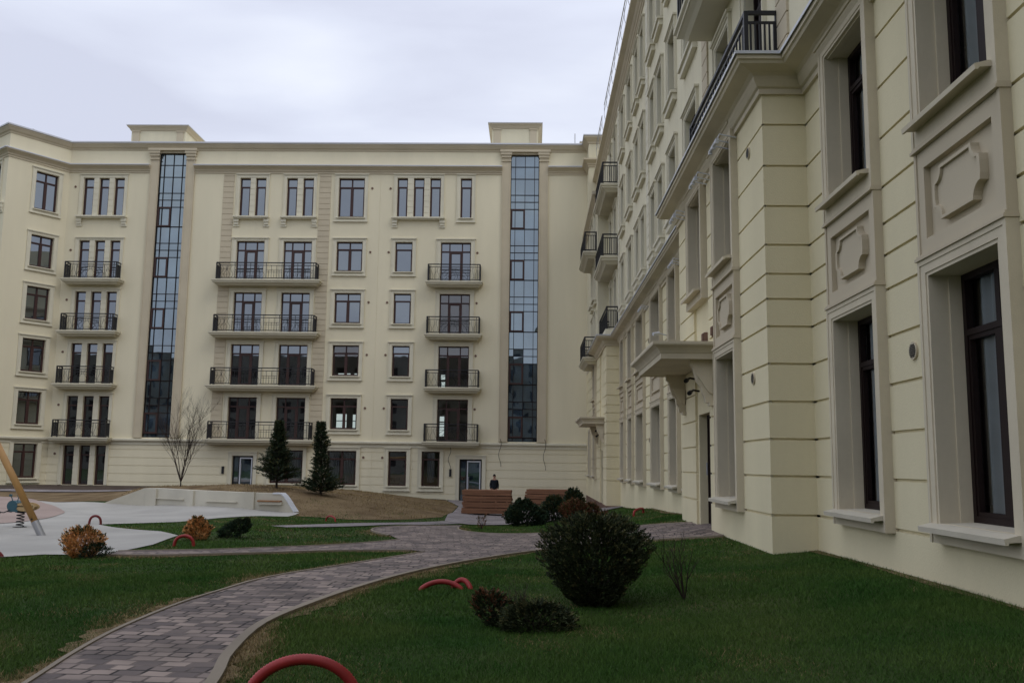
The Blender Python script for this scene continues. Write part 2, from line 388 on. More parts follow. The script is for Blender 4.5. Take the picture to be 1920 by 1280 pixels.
# ================================================================ FACING BUILDING
YF = 57.0
C2 = (-41.0, 60.2); C1 = (-32.5, 53.8); C0 = (-30.3, YF)
FB = Bld('apartment_building', 'cream apartment building with two tall glazed stair strips at the far side of the courtyard', (-14, 60, -2.6))
F = Seg(-30.3, YF, 0.0)
th1 = math.atan2(C0[1]-C1[1], C0[0]-C1[0]); K1 = Seg(C1[0], C1[1], th1); L1 = math.hypot(C0[0]-C1[0], C0[1]-C1[1])
th2 = math.atan2(C1[1]-C2[1], C1[0]-C2[0]); K2 = Seg(C2[0], C2[1], th2); L2 = math.hypot(C1[0]-C2[0], C1[1]-C2[1])
X0 = -30.3
def fu(x): return x-X0
LV = {2: 1.35, 3: 4.69, 4: 8.03, 5: 11.37, 6: 14.71}
open_F = []; GR = 0.03
wins = []   # x0,x1,z0,z1,style
surr = []   # x0,x1,z0,z1,kind
A_L = [(-29.32, -28.64), (-28.30, -27.64), (-27.30, -26.64)]
for z0, z1 in [(15.62, 18.15)]+[(LV[k]+0.02, LV[k]+2.62) for k in (5, 4, 3, 2)]+[(-1.55, 0.88)]:
    for a, b_ in A_L: wins.append((a, b_, z0, z1, 'one'))
    surr.append((A_L[0][0], A_L[2][1], z0, z1, 'tri6' if z0 > 15 else 'tri'))
for a, b_ in ((-19.08, -18.40), (-18.06, -17.38), (-16.02, -15.34), (-14.97, -14.28)): wins.append((a, b_, 15.65, 18.2, 'one'))
surr += [(-19.08, -17.38, 15.65, 18.2, 'tri6'), (-16.02, -14.28, 15.65, 18.2, 'tri6')]
for k in (2, 3, 4, 5):
    for a, b_ in ((-19.10, -17.30), (-16.06, -14.24), (-5.96, -4.04)):
        wins.append((a, b_, LV[k]+0.02, LV[k]+2.65, 'door3')); surr.append((a, b_, LV[k]+0.02, LV[k]+2.65, 'door'))
    for a, b_, st in ((-12.65, -10.98, 'two'), (-8.88, -7.78, 'one')):
        wins.append((a, b_, LV[k]+0.72, LV[k]+2.65, st)); surr.append((a, b_, LV[k]+0.72, LV[k]+2.65, 'win'))
wins += [(-12.65, -10.98, 15.63, 18.22, 'two'), (-8.86, -8.19, 15.65, 18.25, 'one'), (-7.80, -7.12, 15.65, 18.25, 'one'), (-6.74, -6.05, 15.65, 18.25, 'one'), (-4.77, -4.05, 15.63, 18.25, 'one')]
surr += [(-12.65, -10.98, 15.63, 18.22, 'win'), (-8.86, -6.05, 15.65, 18.25, 'tri6'), (-4.77, -4.05, 15.63, 18.25, 'win')]
wins += [(-12.75, -10.92, -1.35, 0.74, 'two'), (-8.92, -7.79, -1.37, 0.74, 'one'), (-6.85, -5.73, -1.37, 0.76, 'one'), (-16.3, -14.25, -1.30, 0.74, 'two')]
surr += [(-12.75, -10.92, -1.35, 0.74, 'win'), (-8.92, -7.79, -1.37, 0.74, 'win'), (-6.85, -5.73, -1.37, 0.76, 'win'), (-16.3, -14.25, -1.30, 0.74, 'win')]
doors = [(-18.66, -17.34, -1.60, 0.36), (-4.50, -3.11, -2.25, 0.32)]
STR = [(-24.42, -22.66), (-1.55, 0.27)]
def grooves(z_lo, z_hi):
    return [z for z in (0.66, 0.16, -0.33, -0.83, -1.33, -1.83) if z_lo < z < z_hi]
wall = MB(); rects = []
for z in grooves(-9, 9): rects.append((fu(-33), fu(5), z-0.016, z+0.016, -GR))
for x in (-9.95,): rects.append((fu(x-0.012), fu(x+0.012), -3, 18.5, -0.012))
rects.append((fu(-9.962), fu(-9.938), -3, 20, -0.012))
for (a, b_, z0, z1, st) in wins: rects.append((fu(a), fu(b_), z0, z1, None))
for (a, b_, z0, z1) in doors: rects.append((fu(a), fu(b_), z0, z1, None))
for (a, b_) in STR: rects.append((fu(a), fu(b_), 1.42, 19.82, None))
wall.cells(0, fu(4.2), -3.0, 20.3, rects, back=0.3, sides='')
FB.part('wall', wall, FCREAM, F)
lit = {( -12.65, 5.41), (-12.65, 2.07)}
def glow_quad(o, x0, x1, z0, z1, y, wx, wz):
    m_ = MB(); m_.quad((x0-wx, y, z0-wz), (x1-wx, y, z0-wz), (x1-wx, y, z1-wz), (x0-wx, y, z1-wz)); m_.build('far_window_glow', DAYL, o)  # glowing quad close behind the pane imitates daylight seen through the building
DAYL = bpy.data.materials.new('far_daylight_glow'); DAYL.use_nodes = True; _e = DAYL.node_tree.nodes['Principled BSDF']; _e.inputs['Emission Color'].default_value = (0.72, 0.82, 0.80, 1); _e.inputs['Emission Strength'].default_value = 0.75
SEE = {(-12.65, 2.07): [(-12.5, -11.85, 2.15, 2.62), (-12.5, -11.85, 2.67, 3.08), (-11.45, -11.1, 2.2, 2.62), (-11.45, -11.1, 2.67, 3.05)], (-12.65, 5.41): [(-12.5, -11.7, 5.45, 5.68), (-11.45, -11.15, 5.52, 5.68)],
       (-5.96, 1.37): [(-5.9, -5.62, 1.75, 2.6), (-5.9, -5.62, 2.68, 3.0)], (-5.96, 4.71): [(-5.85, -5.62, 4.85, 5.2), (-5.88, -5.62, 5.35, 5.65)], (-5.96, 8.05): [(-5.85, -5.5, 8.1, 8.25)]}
for (a, b_, z0, z1, st) in wins:
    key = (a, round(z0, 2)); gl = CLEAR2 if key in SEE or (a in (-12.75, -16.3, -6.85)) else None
    ct = [(0.05, 0.40, 0), (0.55, 0.92, 0)] if a in (-12.75, -16.3) else ([(0.3, 0.7, 0.1)] if a == -6.85 else None)
    o = FB.window(F, fu(a), fu(b_), z0, z1, st, d=0.2, G=gl, curtain=ct)
    for (p, q, r_, t_) in SEE.get(key, ()): glow_quad(o, fu(p), fu(q), r_, t_, 1.2, fu(a), z0)
for (a, b_, z0, z1, kd) in surr:
    u0, u1 = fu(a), fu(b_)
    if kd == 'win': FB.surround(F, u0, u1, z0, z1, 0.24, 0.05, 0.24, top=0.2 if z1 < 15 else 0.22)
    elif kd == 'door': FB.surround(F, u0, u1, z0, z1, 0.27, 0.05, 0.0, top=0.18, sill=False)
    elif kd == 'tri':
        FB.surround(F, u0, u1, z0, z1, 0.22, 0.05, 0.0, top=0.16, sill=False)
    else:
        FB.surround(F, u0, u1, z0, z1, 0.22, 0.05, 0.0, top=0.22, sill=False); FB.corbel_sill(F, u0-0.3, u1+0.3, z0-0.03)
    if kd[:3] == 'tri':   # grooved piers between the lights
        ls = [w for w in wins if w[2] == z0 and w[0] >= a-0.01 and w[1] <= b_+0.01]
        ls.sort()
        for i in range(len(ls)-1):
            b = MB(); p, q = fu(ls[i][1]), fu(ls[i+1][0])
            rr = [(p, q, z0+j*0.38+0.3-0.012, z0+j*0.38+0.3+0.012, 0.005) for j in range(6)]
            b.cells(p+0.004, q-0.004, z0, z1, rr, base=0.03, back=0.0)
            FB.part('pier', b, TRIM, F)
# entrance doors
def entrance(B_, seg, u0, u1, z0, z1, d=0.22):
    b = MB(); w, h = u1-u0, z1-z0; t = 0.08
    b.box(0, w, d-0.06, d+0.04, h-t, h); b.box(0, t, d-0.06, d+0.04, 0, h-t); b.box(w-t, w, d-0.06, d+0.04, 0, h-t); b.box(w*0.3-0.04, w*0.3+0.04, d-0.05, d+0.03, 0, h-t)
    o = b.build('door_frame', IRON, B_.root, seg.loc(u0, z0, 0, B_.B), seg.th)
    b = MB(); b.box(w*0.3+0.05, w*0.3+0.11, d-0.11, d-0.03, 0.05, h-t-0.02); b.box(w-t-0.07, w-t-0.01, d-0.11, d-0.03, 0.05, h-t-0.02); b.box(w*0.3+0.11, w-t-0.07, d-0.1, d-0.03, 0.05, 0.16); b.box(w*0.3+0.11, w-t-0.07, d-0.1, d-0.03, h-t-0.1, h-t-0.02)
    lf = b.build('door', WHITEAL, B_.root, seg.loc(u0, z0, 0, B_.B), seg.th)
    b = MB(); b.tube([(w*0.3+0.16, d-0.15, 0.8), (w*0.3+0.16, d-0.15, 1.5)], 0.018, 6); b.build('handle', STEEL, lf)
    link('pane', pane_mesh(w, h, d-0.02, STGLASS), lf)
for (a, b_, z0, z1) in doors:
    entrance(FB, F, fu(a), fu(b_), z0, z1); FB.surround(F, fu(a), fu(b_), z0, z1, 0.24, 0.05, 0.0, top=0.2, sill=False, name='door_surround')
# balconies of the facing building
for k in (2, 3, 4, 5):
    z = LV[k]+0.02
    FB.balcony(F, fu(-30.02), fu(-26.2), z, 0.78, fu(-29.78), fu(-26.48), 'arc')
    FB.balcony(F, fu(-20.35), fu(-13.45), z, 0.85, fu(-20.05), fu(-13.75), 'long')
    FB.balcony(F, fu(-6.82), fu(-3.22), z, 0.78, fu(-6.66), fu(-3.40), 'arc')
# quoin strips
for (a, b_) in ((-20.15, -19.46), (-13.90, -13.16)):
    b = MB(); b.cells(fu(a), fu(b_), 1.39, 18.46, [(fu(a), fu(b_), 1.39+0.36*i-0.014, 1.39+0.36*i+0.014, 0.002) for i in range(1, 48)], base=0.035, back=0.0)
    FB.part('quoin_strip', b, BEIGE, F)
# stair glazing with pilasters
for si, (a, b_) in enumerate(STR):
    u0, u1 = fu(a), fu(b_); w = u1-u0
    for (p, q) in ((u0-0.56, u0-0.03), (u1+0.03, u1+0.58)):
        b = MB(); b.cells(p, q, 1.40, 19.62, [(p+0.07, q-0.07, 1.6, 19.45, 0.10)], base=0.12, back=0.0)
        b.box(p-0.05, q+0.05, -0.2, 0, 19.60, 19.78); b.box(p-0.10, q+0.10, -0.26, 0, 19.776, 19.95); b.box(p-0.05, q+0.05, -0.17, 0, 19.36, 19.42)
        FB.part('pilaster', b, BEIGE, F)
    b = MB(); b.box(u0-0.031, u1+0.031, -0.13, 0.02, 19.82, 20.04); b.box(u0-0.7, u1+0.72, -0.3, 0, 19.95, 20.1)
    b.box(u0-0.029, u0, -0.08, 0.05, 1.42, 19.82); b.box(u1, u1+0.029, -0.08, 0.05, 1.42, 19.82)
    FB.part('stair_surround', b, BEIGE, F)
    g = MB(); d0, d1 = 0.06, 0.14; cx = [0, 0.165, 0.505, 0.84, 1.0]
    zz = [1.42, 19.82, 19.05, 18.25]
    for k in range(6):
        z_ = 18.25-3.32*k
        for dz in (0, -1.07, -1.53, -2.0, -3.3 if k < 5 else 0): 
            if z_+dz > 1.6: zz.append(z_+dz)
    zz = sorted(set(round(x, 3) for x in zz))
    for z_ in zz: g.box(0, w, d0, d1, z_-0.018-1.42, z_+0.018-1.42)
    for c in cx: 
        t = 0.035 if c in (0, 1.0) else 0.017
        g.box(max(0, c*w-t), min(w, c*w+t), d0-0.01, d1-0.01, 0, 18.4)
    go = g.build('stair_glazing', IRON if si == 9 else DARKFR, FB.root, F.loc(u0, 1.42, 0, FB.B), 0)
    for k in range(6):
        zt = 18.25-3.32*k-2.0; zb = max(zt-1.3, 1.5)
        if zt-zb < 0.5: continue
        m_ = MB(); x0, x1 = 0.03, 0.505*w
        z0_, z1_ = zb-1.42, zt-1.42
        m_.box(x0, x1, d0-0.04, d1-0.02, z1_-0.09, z1_); m_.box(x0, x1, d0-0.04, d1-0.02, z0_, z0_+0.09); m_.box(x0, x0+0.1, d0-0.04, d1-0.02, z0_+0.09, z1_-0.09); m_.box(x1-0.1, x1, d0-0.04, d1-0.02, z0_+0.09, z1_-0.09)
        m_.build('casement', BROWN, go)
    p_ = MB()   # individual panes very slightly out of true with each other
    cc = cx
    for i in range(len(zz)-1):
        for j in range(4):
            a_, c_ = cc[j]*w+0.01, cc[j+1]*w-0.01; y = 0.11; e1 = random.uniform(-0.004, 0.004); e2 = random.uniform(-0.004, 0.004)
            p_.quad((a_, y+e1, zz[i]-1.42), (c_, y+e2, zz[i]-1.42), (c_, y-e1, zz[i+1]-1.42), (a_, y-e2, zz[i+1]-1.42))
    p_.build('pane', STGLASS, go)
# canted bay at the left
cw = MB(); r1 = []
CW = [(15.62, 18.05), (11.95, 13.95), (8.62, 10.68), (5.35, 7.40), (2.12, 4.12), (-1.15, 0.93)]
u_a, u_b = L1-2.12, L1-0.68
for z in grooves(-9, 9): r1.append((0, L1, z-0.016, z+0.016, -GR))
for i, (z0, z1) in enumerate(CW): r1.append((u_a, u_b, z0, z1, None))
cw.cells(0, L1, -3, 20.3, r1, sides=''); FB.part('wall', cw, FCREAM, K1)
for z0, z1 in CW:
    FB.window(K1, u_a, u_b, z0, z1, 'two'); FB.surround(K1, u_a, u_b, z0, z1, 0.26, 0.05, 0.24, top=0.2)
cw = MB(); r2_ = []
for z in grooves(-9, 9): r2_.append((0, L2, z-0.016, z+0.016, -GR))
wl = []
for k in (2, 3, 4, 5): wl.append((L2-2.6, L2-0.9, LV[k]+0.02, LV[k]+2.65, 'door3'))
wl += [(L2-2.6, L2-0.9, 15.65, 18.2, 'two'), (L2-2.6, L2-0.9, -1.3, 0.76, 'two')]
for k in (2, 3, 4, 5): wl.append((L2-6.5, L2-4.9, LV[k]+0.72, LV[k]+2.65, 'two'))
for q in wl: r2_.append((q[0], q[1], q[2], q[3], None))
cw.cells(0, L2, -3, 20.3, r2_, sides=''); FB.part('wall', cw, FCREAM, K2)
for q in wl:
    FB.window(K2, *q); FB.surround(K2, q[0], q[1], q[2], q[3], 0.24, 0.05, 0.0 if q[4] == 'door3' or q[2] > 15 else 0.24, top=0.2, sill=q[4] != 'door3' and q[2] < 15)
for k in (2, 3, 4, 5): FB.balcony(K2, L2-3.3, L2-0.22, LV[k]+0.02, 0.9, None, None, 'arc')
FB.corbel_sill(K2, L2-3.0, L2-0.15, 15.62)
# cornices, belt, parapet
def coping(B_, path, z=20.5, name='coping'):
    b = MB(); b.sweep(path, [(-0.35, z-0.002), (-0.35, z-0.06), (0.33, z-0.06), (0.35, z-0.085), (0.355, z-0.085), (0.355, z+0.012)]); return B_.part(name, b, COPING)
full = [C2, C1, C0, (3.36+0.75, YF)]
b = MB(); b.sweep(full, [(-0.02, 20.0), (0.05, 20.02), (0.08, 20.12), (0.16, 20.16), (0.26, 20.3), (0.3, 20.34), (0.3, 20.44), (-0.3, 20.44), (-0.3, 20.0)]); FB.part('parapet_cornice', b, BEIGE)
coping(FB, full)
cprof = [(-0.02, 18.50), (0.05, 18.5), (0.05, 18.60), (0.10, 18.64), (0.12, 18.72), (0.26, 18.84), (0.34, 18.88), (0.34, 18.98), (-0.02, 19.02)]
cprof2 = [(-0.02, 18.985), (0.37, 18.982), (0.38, 18.94), (0.385, 18.94), (0.385, 19.0), (-0.02, 19.06)]
for pth in ([C2, C1, C0, (-24.985, YF)], [(-22.08, YF), (-2.115, YF)], [(0.855, YF), (4.1, YF)]):
    b = MB(); b.sweep(pth, cprof); FB.part('cornice', b, BEIGE)
    b = MB(); b.sweep(pth, cprof2); FB.part('cornice_flashing', b, COPING)
bprof = [(-0.02, 0.98), (0.05, 0.98), (0.05, 1.10), (0.10, 1.14), (0.17, 1.22), (0.2, 1.22), (0.2, 1.32), (-0.02, 1.36)]
b = MB(); b.sweep([C2, C1, C0, (3.36, YF)], bprof); FB.part('belt_course', b, TRIM)
b = MB(); b.sweep([C2, C1, C0, (-18.95, YF)], [(-0.02, -3), (0.06, -3), (0.06, -1.62), (-0.02, -1.60)]); b.sweep([(-17.05, YF), (-4.8, YF)], [(-0.02, -3), (0.04, -3), (0.04, -2.35), (-0.02, -2.33)]); b.sweep([(-2.8, YF), (3.36, YF)], [(-0.02, -3), (0.05, -3), (0.05, -2.27), (-0.02, -2.25)]); FB.part('plinth', b, PLINTH)
# rear walls and roof
b = MB(); pl = [C2, C1, C0, (4.1, YF), (4.1, 71), (-41, 71)]
b.v = [(p[0]*1.0, p[1]+0.32, 20.0) for p in pl]; b.f = [tuple(range(6))]; b.m = [0]
b.quad((-41, 60.4, -3), (-41, 71, -3), (-41, 71, 20.3), (-41, 60.4, 20.3)); b.quad((-41, 71, -3), (4.1, 71, -3), (4.1, 71, 20.3), (-41, 71, 20.3)); b.quad((4.1, 71, -3), (4.1, YF, -3), (4.1, YF, 20.3), (4.1, 71, 20.3))
FB.part('roof', b, CREAM2)
# roof stair boxes
def roofbox(x0, x1, y0, y1, z0, z1, pil=True):
    b = MB(); b.box(x0, x1, y0, y1, z0, z1-0.2); FB.part('roof_box', b, CREAM2)
    b = MB()
    if pil:
        for (p, q) in ((x0+0.12, x0+0.55), (x1-0.55, x1-0.12)): b.box(p, q, y0-0.06, y0, z0, z1-0.36); b.box(p-0.06, q+0.06, y0-0.1, y0, z1-0.42, z1-0.34)
    b.sweep([(x0, y1), (x0, y0), (x1, y0), (x1, y1)], [(-0.02, z1-0.34), (0.05, z1-0.32), (0.12, z1-0.2), (0.24, z1-0.08), (0.24, z1-0.03), (-0.02, z1-0.03)])
    FB.part('roof_box_cornice', b, BEIGE)
    b = MB(); b.box(x0-0.27, x1+0.27, y0-0.27, y1+0.2, z1-0.028, z1+0.02); FB.part('roof_box_cap', b, COPING)
roofbox(-2.83, 0.20, 57.6, 63, 20.0, 22.15); roofbox(-26.7, -23.1, 57.6, 64.5, 20.0, 21.9)
roofbox(3.3, 6.5, 60.5, 65, 19.9, 21.95, False)
b = MB(); b.box(0.52, 1.12, 58, 58.5, 20.5, 20.98); b.box(0.56, 1.08, 57.98, 58.0, 20.55, 20.94); FB.part('roof_vent', b, WHITEAL)
b = MB(); b.tube([(2.7, 60, 20), (2.7, 60, 22.4)], 0.03, 5); FB.part('antenna', b, STEEL)
b = MB(); b.box(-34.3, -31.9, 55.2, 56.2, 20.55, 20.78); b.box(-34.0, -32.2, 55.4, 56.0, 20.0, 20.56); FB.part('roof_hatch', b, STEEL, )
# small round wall vents beside the windows
vb = MB(); vb.tube([(0, -0.03, 0), (0, 0.01, 0)], 0.075, 10); vm = vb.mesh('wall_vent', PLINTH)
for z in (17.55, 13.35, 10.1, 6.75, 3.4, 0.35):
    for x in (-10.48, -9.3): link('wall_vent', vm, FB.root, F.loc(fu(x), z, 0, FB.B))
    if z < 15: link('wall_vent', vm, FB.root, F.loc(fu(-3.62), z, 0, FB.B))
    link('wall_vent', vm, FB.root, F.loc(fu(-29.85), z, 0, FB.B))
# intercom boxes and loose cables
for x in (-19.2, -5.05):
    b = MB(); b.box(x-0.07, x+0.07, YF-0.09, YF+0.0, -0.75, -0.3); b.box(x-0.05, x+0.05, YF-0.11, YF-0.088, -0.5, -0.34); FB.part('intercom', b, IRON)
for x, zt, zb in ((-2.0, 1.6, -0.1), (0.75, 1.6, -0.3), (-5.1, 1.1, -0.3)):
    b = MB(); b.tube([(x+0.08*sin(i*0.9), YF-0.24+0.0*i, zt+(zb-zt)*i/9) for i in range(10)], 0.016, 5); FB.part('loose_cable', b, IRON)
# ================================================================ RIGHT WING
RB = Bld('apartment_building', 'cream apartment wing with grooved walls and relief panels, running along the right side', (10, 20, -1.3))
TH = -pi/2
R4 = Seg(4.0, 57.0, TH); R3 = Seg(3.36, 57.0, TH)
def yu(y): return 57.0-y
GZ = [5.04, 4.41, 3.80, 3.22, 2.79, 2.42, 2.02, 1.48, 0.94, 0.41, -0.11, -0.65]
def gr(u0, u1, zmax=9, zmin=-9): return [(u0, u1, z-0.017, z+0.017, -0.035) for z in GZ if zmin < z < zmax]
ZL = (-0.50, 1.91); ZU = (3.49, 5.52)
WA = [(-6.6, -5.2, 'a'), (-3.2, -1.8, 'a'), (0.6, 2.0, 'a'), (3.9, 5.4, 'a'), (7.63, 9.00, 'a'), (10.52, 11.90, 'a')]
WBs = [(22.0, 23.3, 'b'), (25.05, 26.35, 'b'), (28.3, 30.35, 'b'), (32.7, 34.75, 'b'), (36.45, 37.75, 'b'), (39.7, 41.0, 'b')]
def base_wall(y0, y1, ws, seg, doors_=(), zt=5.62, flat=(), side=''):
    b = MB(); a, c = yu(y1), yu(y0)
    rr = gr(a, c)
    for (p, q, z0, z1, n) in flat: rr.append((yu(q), yu(p), z0, z1, n))
    for w in ws:
        for (z0, z1) in (ZL, ZU):
            if len(w) > 3 and (z0, z1) not in w[3]: continue
            rr.append((yu(w[1])-0.012, yu(w[0])+0.012, z0-0.012, z1+0.012, None))
    for (p, q, z0, z1) in doors_: rr.append((yu(q), yu(p), z0, z1, None))
    b.cells(a, c, -3.2, zt, rr, back=0.3, sides=side)
    return RB.part('wall', b, CREAM, seg)
def plaque(b, u0, u1, z0, z1, p):
    cx, cz = (u0+u1)/2, (z0+z1)/2; W_, H_ = (u1-u0)/2, (z1-z0)/2
    def outline(sx, sz):
        w, h = W_*sx, H_*sz; k = 0.26*w; j = 0.42*h; pts = []
        def arc(x, z, r1, r2, a0, a1):
            for i in range(7):
                a_ = a0+(a1-a0)*i/6; pts.append((cx+x+r1*cos(a_), cz+z+r2*sin(a_)))
        arc(w*0.98, h, w*0.30, h*0.55, pi, 1.5*pi)
        pts.append((cx+w, cz+h*0.22)); pts.append((cx+w, cz-h*0.22))
        arc(w*0.98, -h, w*0.30, h*0.55, 0.5*pi, pi)
        arc(-w*0.98, -h, w*0.30, h*0.55, 0, 0.5*pi)
        pts.append((cx-w, cz-h*0.22)); pts.append((cx-w, cz+h*0.22))
        arc(-w*0.98, h, w*0.30, h*0.55, 1.5*pi, 2*pi)
        return pts
    o = outline(1, 1); i_ = outline(0.90, 0.88); n = len(o); k = len(b.v)
    for (x, z), y in [(q, -p+0.05) for q in o]+[(q, -p-0.085) for q in o]+[(q, -p-0.085) for q in i_]+[(q, -p-0.055) for q in i_]: b.v.append((x, y, z))
    for s_ in range(3):
        for a in range(n): c = (a+1) % n; b.f.append((k+s_*n+a, k+s_*n+c, k+(s_+1)*n+c, k+(s_+1)*n+a)); b.m.append(0)
    b.f.append(tuple(k+3*n+a for a in range(n))); b.m.append(0)
def right_window(seg, y0, y1, lo=True, hi=True, panel='plaque', curt=None, G=None, style='two', curt2=None):
    u0, u1 = yu(y1), yu(y0); w = 0.19; p = 0.115
    for on, (z0, z1), zb, zt, ct in ((lo, ZL, -0.69, 2.08, curt), (hi, ZU, 3.26, 5.70, curt2)):
        if not on: continue
        b = MB()
        b.cells(u0-w, u1+w, zb, zt, [(u0-w, u1+w, zb, zt, p), (u0-w+0.05, u1+w-0.05, zb, zt-0.05, p-0.010), (u0-0.035, u1+0.035, z0-0.035, z1+0.035, p-0.022), (u0, u1, z0, z1, None)], base=p, back=0.33)
        # inner jamb step
        b.box(u0+0.0, u0+0.018, 0.10, 0.33, z0, z1); b.box(u1-0.018, u1, 0.10, 0.33, z0, z1)
        if on and z0 > 3: b.box(u0-w-0.03, u1+w+0.03, -p-0.05, 0, zt, zt+0.05)
        RB.part('window_surround', b, GREYTRIM, seg)
        RB.window(seg, u0+0.02, u1-0.02, z0+0.01, z1, style, d=0.27, M=DARKFR, G=G or GLASS, curtain=ct)
        b = MB()
        f = lambda q, r, t: (t, q, r)
        b.prism([(0.26, z0+0.015), (-p-0.02, z0-0.006), (-p-0.135, z0-0.035), (-p-0.13, z0-0.085), (-p-0.105, z0-0.085), (-p-0.095, z0-0.065), (-p-0.02, z0-0.06), (0.26, z0-0.05)], u0-0.14 if z0 < 0 else u0-0.10, u1+0.14 if z0 < 0 else u1+0.10, tf=f)
        RB.part('window_sill', b, SILLM if z0 < 0 else GREYTRIM, seg)
    if panel:
        b = MB(); a, c = u0-w+0.0, u1+w-0.0; z0, z1 = 2.14, 3.20
        b.cells(a, c, z0, z1, [(a, a+0.05, z0, z1, 0.10), (c-0.05, c, z0, z1, 0.10), (a+0.19, c-0.19, z0+0.15, z1-0.18, 0.020)], base=0.085, back=0.0)
        if panel == 'plaque': plaque(b, a+0.40, c-0.40, z0+0.25, z1-0.28, 0.015)
        else: ring_panel(b, a+0.28, c-0.28, z0+0.25, z1-0.28, 0.085, 0.06)
        b.box(a-0.012, c+0.012, -0.135, 0, 2.082, 2.112); b.box(a-0.005, c+0.005, -0.118, 0, 2.112, 2.138); b.box(a-0.012, c+0.012, -0.135, 0, 3.202, 3.232); b.box(a-0.005, c+0.005, -0.118, 0, 3.232, 3.258)
        RB.part('relief_panel', b, BEIGE, seg)
base_wall(-14, 13.1, WA, R4); base_wall(20.85, 42.0, WBs, R4)
P1W = (14.95, 16.33, 'c'); P1D = (17.62, 18.88, -1.6, 1.06)
base_wall(13.1, 20.85, [P1W, (17.75, 19.1, 'c', (ZU,))], R3, [P1D], flat=[(17.48, 19.02, -3.2, 5.7, -0.05)])
base_wall(42.0, 57.0, [(48.6, 49.9, 'c'), (52.6, 53.9, 'c', (ZL,))], R3, [(44.3, 45.6, -2.6, 0.75)], flat=[(44.1, 45.8, -3.2, 5.7, -0.05)])
for (x, y) in ((3.36, 13.1), (3.36, 42.0)):
    sg = Seg(x, y, 0.0); b = MB(); b.cells(0, 0.64, -3.2, 5.62, gr(0, 0.66), sides=''); b.box(0.033, 0.33, 0.033, 0.33, -3.2, 5.6); RB.part('wall', b, CREAM, sg)
b = MB(); b.quad((4.0, 20.82, -3.2), (3.39, 20.82, -3.2), (3.39, 20.82, 5.6), (4.0, 20.82, 5.6)); RB.part('wall', b, CREAM)
for i, (y0, y1, _) in enumerate(WA):
    near = y0 > 7
    if y0 > 10: right_window(R4, y0, y1, curt=[(0.06, 0.46, 0), (0.54, 0.9, 0)], curt2=[(0.08, 0.46, 0), (0.54, 0.92, 0)], G=CLEAR)
    elif near: right_window(R4, y0, y1, curt=[(0.08, 0.40, 0), (0.54, 0.86, 0)], curt2=[(0.08, 0.46, 0), (0.54, 0.95, 0)], G=CLEAR)
    else: right_window(R4, y0, y1)
right_window(R3, P1W[0], P1W[1], panel='plaque')
right_window(R3, 17.75, 19.1, lo=False, panel=None)
for (y0, y1, _) in WBs: right_window(R4, y0, y1, panel='ring')
right_window(R3, 48.6, 49.9, panel='ring'); right_window(R3, 52.6, 53.9, hi=False, panel=None)
# entrance door of the near portal, frame, hinges
b = MB(); u0, u1 = yu(P1D[1]), yu(P1D[0]); d = 0.25
b.box(u0, u0+0.07, d-0.04, d+0.06, -1.2, 1.06); b.box(u1-0.07, u1, d-0.04, d+0.06, -1.2, 1.06); b.box(u0+0.07, u1-0.07, d-0.04, d+0.06, 0.98, 1.06)
o = RB.part('door_frame', b, DARKFR, R3)
b = MB(); b.box(u0+0.07, u1-0.07, d-0.02, d+0.04, -1.18, 0.98); b.box(u0+0.2, u1-0.2, d-0.03, d-0.018, -0.95, -0.2); b.box(u0+0.2, u1-0.2, d-0.03, d-0.018, 0.0, 0.8)
o = RB.part('door', b, DARKFR, R3)
for z in (-1.0, -0.1, 0.78): 
    b = MB(); b.tube([(u1-0.07, d-0.06, z), (u1-0.07, d-0.06, z+0.14)], 0.028, 6); b.build('hinge', IRON, o)
b = MB(); b.tube([(u0+0.16, d-0.08, -0.15), (u0+0.16, d-0.08, 0.1)], 0.016, 6); b.build('handle', STEEL, o)
b = MB(); b.box(yu(45.6), yu(44.3), 0.22, 0.28, -2.3, 0.75); RB.part('door', b, DARKFR, R3)
# canopies on brackets
def canopy(ya, yb, zt, proj=1.16):
    u0, u1 = yu(yb), yu(ya); b = MB()
    a, c, q = u0+0.2, u1-0.2, proj-0.2
    prof = [(-0.01, zt-0.31), (0.03, zt-0.31), (0.03, zt-0.21), (0.045, zt-0.20), (0.07, zt-0.155), (0.11, zt-0.11), (0.17, zt-0.075), (0.19, zt-0.07), (0.2, zt-0.045), (0.2, zt), (-0.01, zt+0.01)]
    b.sweep([(a, 0), (a, -q), (c, -q), (c, 0)], prof); b.box(a, c, -q, 0, zt-0.29, zt+0.005)
    o = RB.part('canopy', b, GREYTRIM, R3)
    for uu in (u0+0.34, u1-0.48):
        b = MB(); pts = [(0, zt-0.29), (-0.42, zt-0.29), (-0.42, zt-0.40), (-0.37, zt-0.45), (-0.34, zt-0.58), (-0.30, zt-0.72), (-0.22, zt-0.82), (-0.20, zt-0.93), (-0.16, zt-1.0), (-0.14, zt-1.1), (0, zt-1.12)]
        b.prism(pts, uu, uu+0.13, tf=lambda q_, r_, t: (t, q_, r_)); b.box(uu-0.03, uu+0.19, -0.08, 0, zt-1.16, zt-1.1)
        b.prism([(-0.02, zt-0.6), (-0.3, zt-0.6), (-0.22, zt-0.72), (-0.1, zt-0.9), (-0.02, zt-0.95)], uu-0.02, uu+0.18, tf=lambda q_, r_, t: (t, q_, r_))
        b.build('bracket', GREYTRIM, o)
    for k, zz in ((0.45, zt-0.5), (0.55, zt-0.78)):
        b = MB(); uc = u0+(u1-u0)*k; b.tube([(uc, 0, zz), (uc, -0.12, zz+0.02), (uc+0.12, -0.22, zz-0.03)], 0.022, 6); b.tube([(uc+0.1, -0.2, zz-0.03), (uc+0.3, -0.26, zz-0.07)], 0.045, 8)
        b.build('wall_lamp', IRON, o)
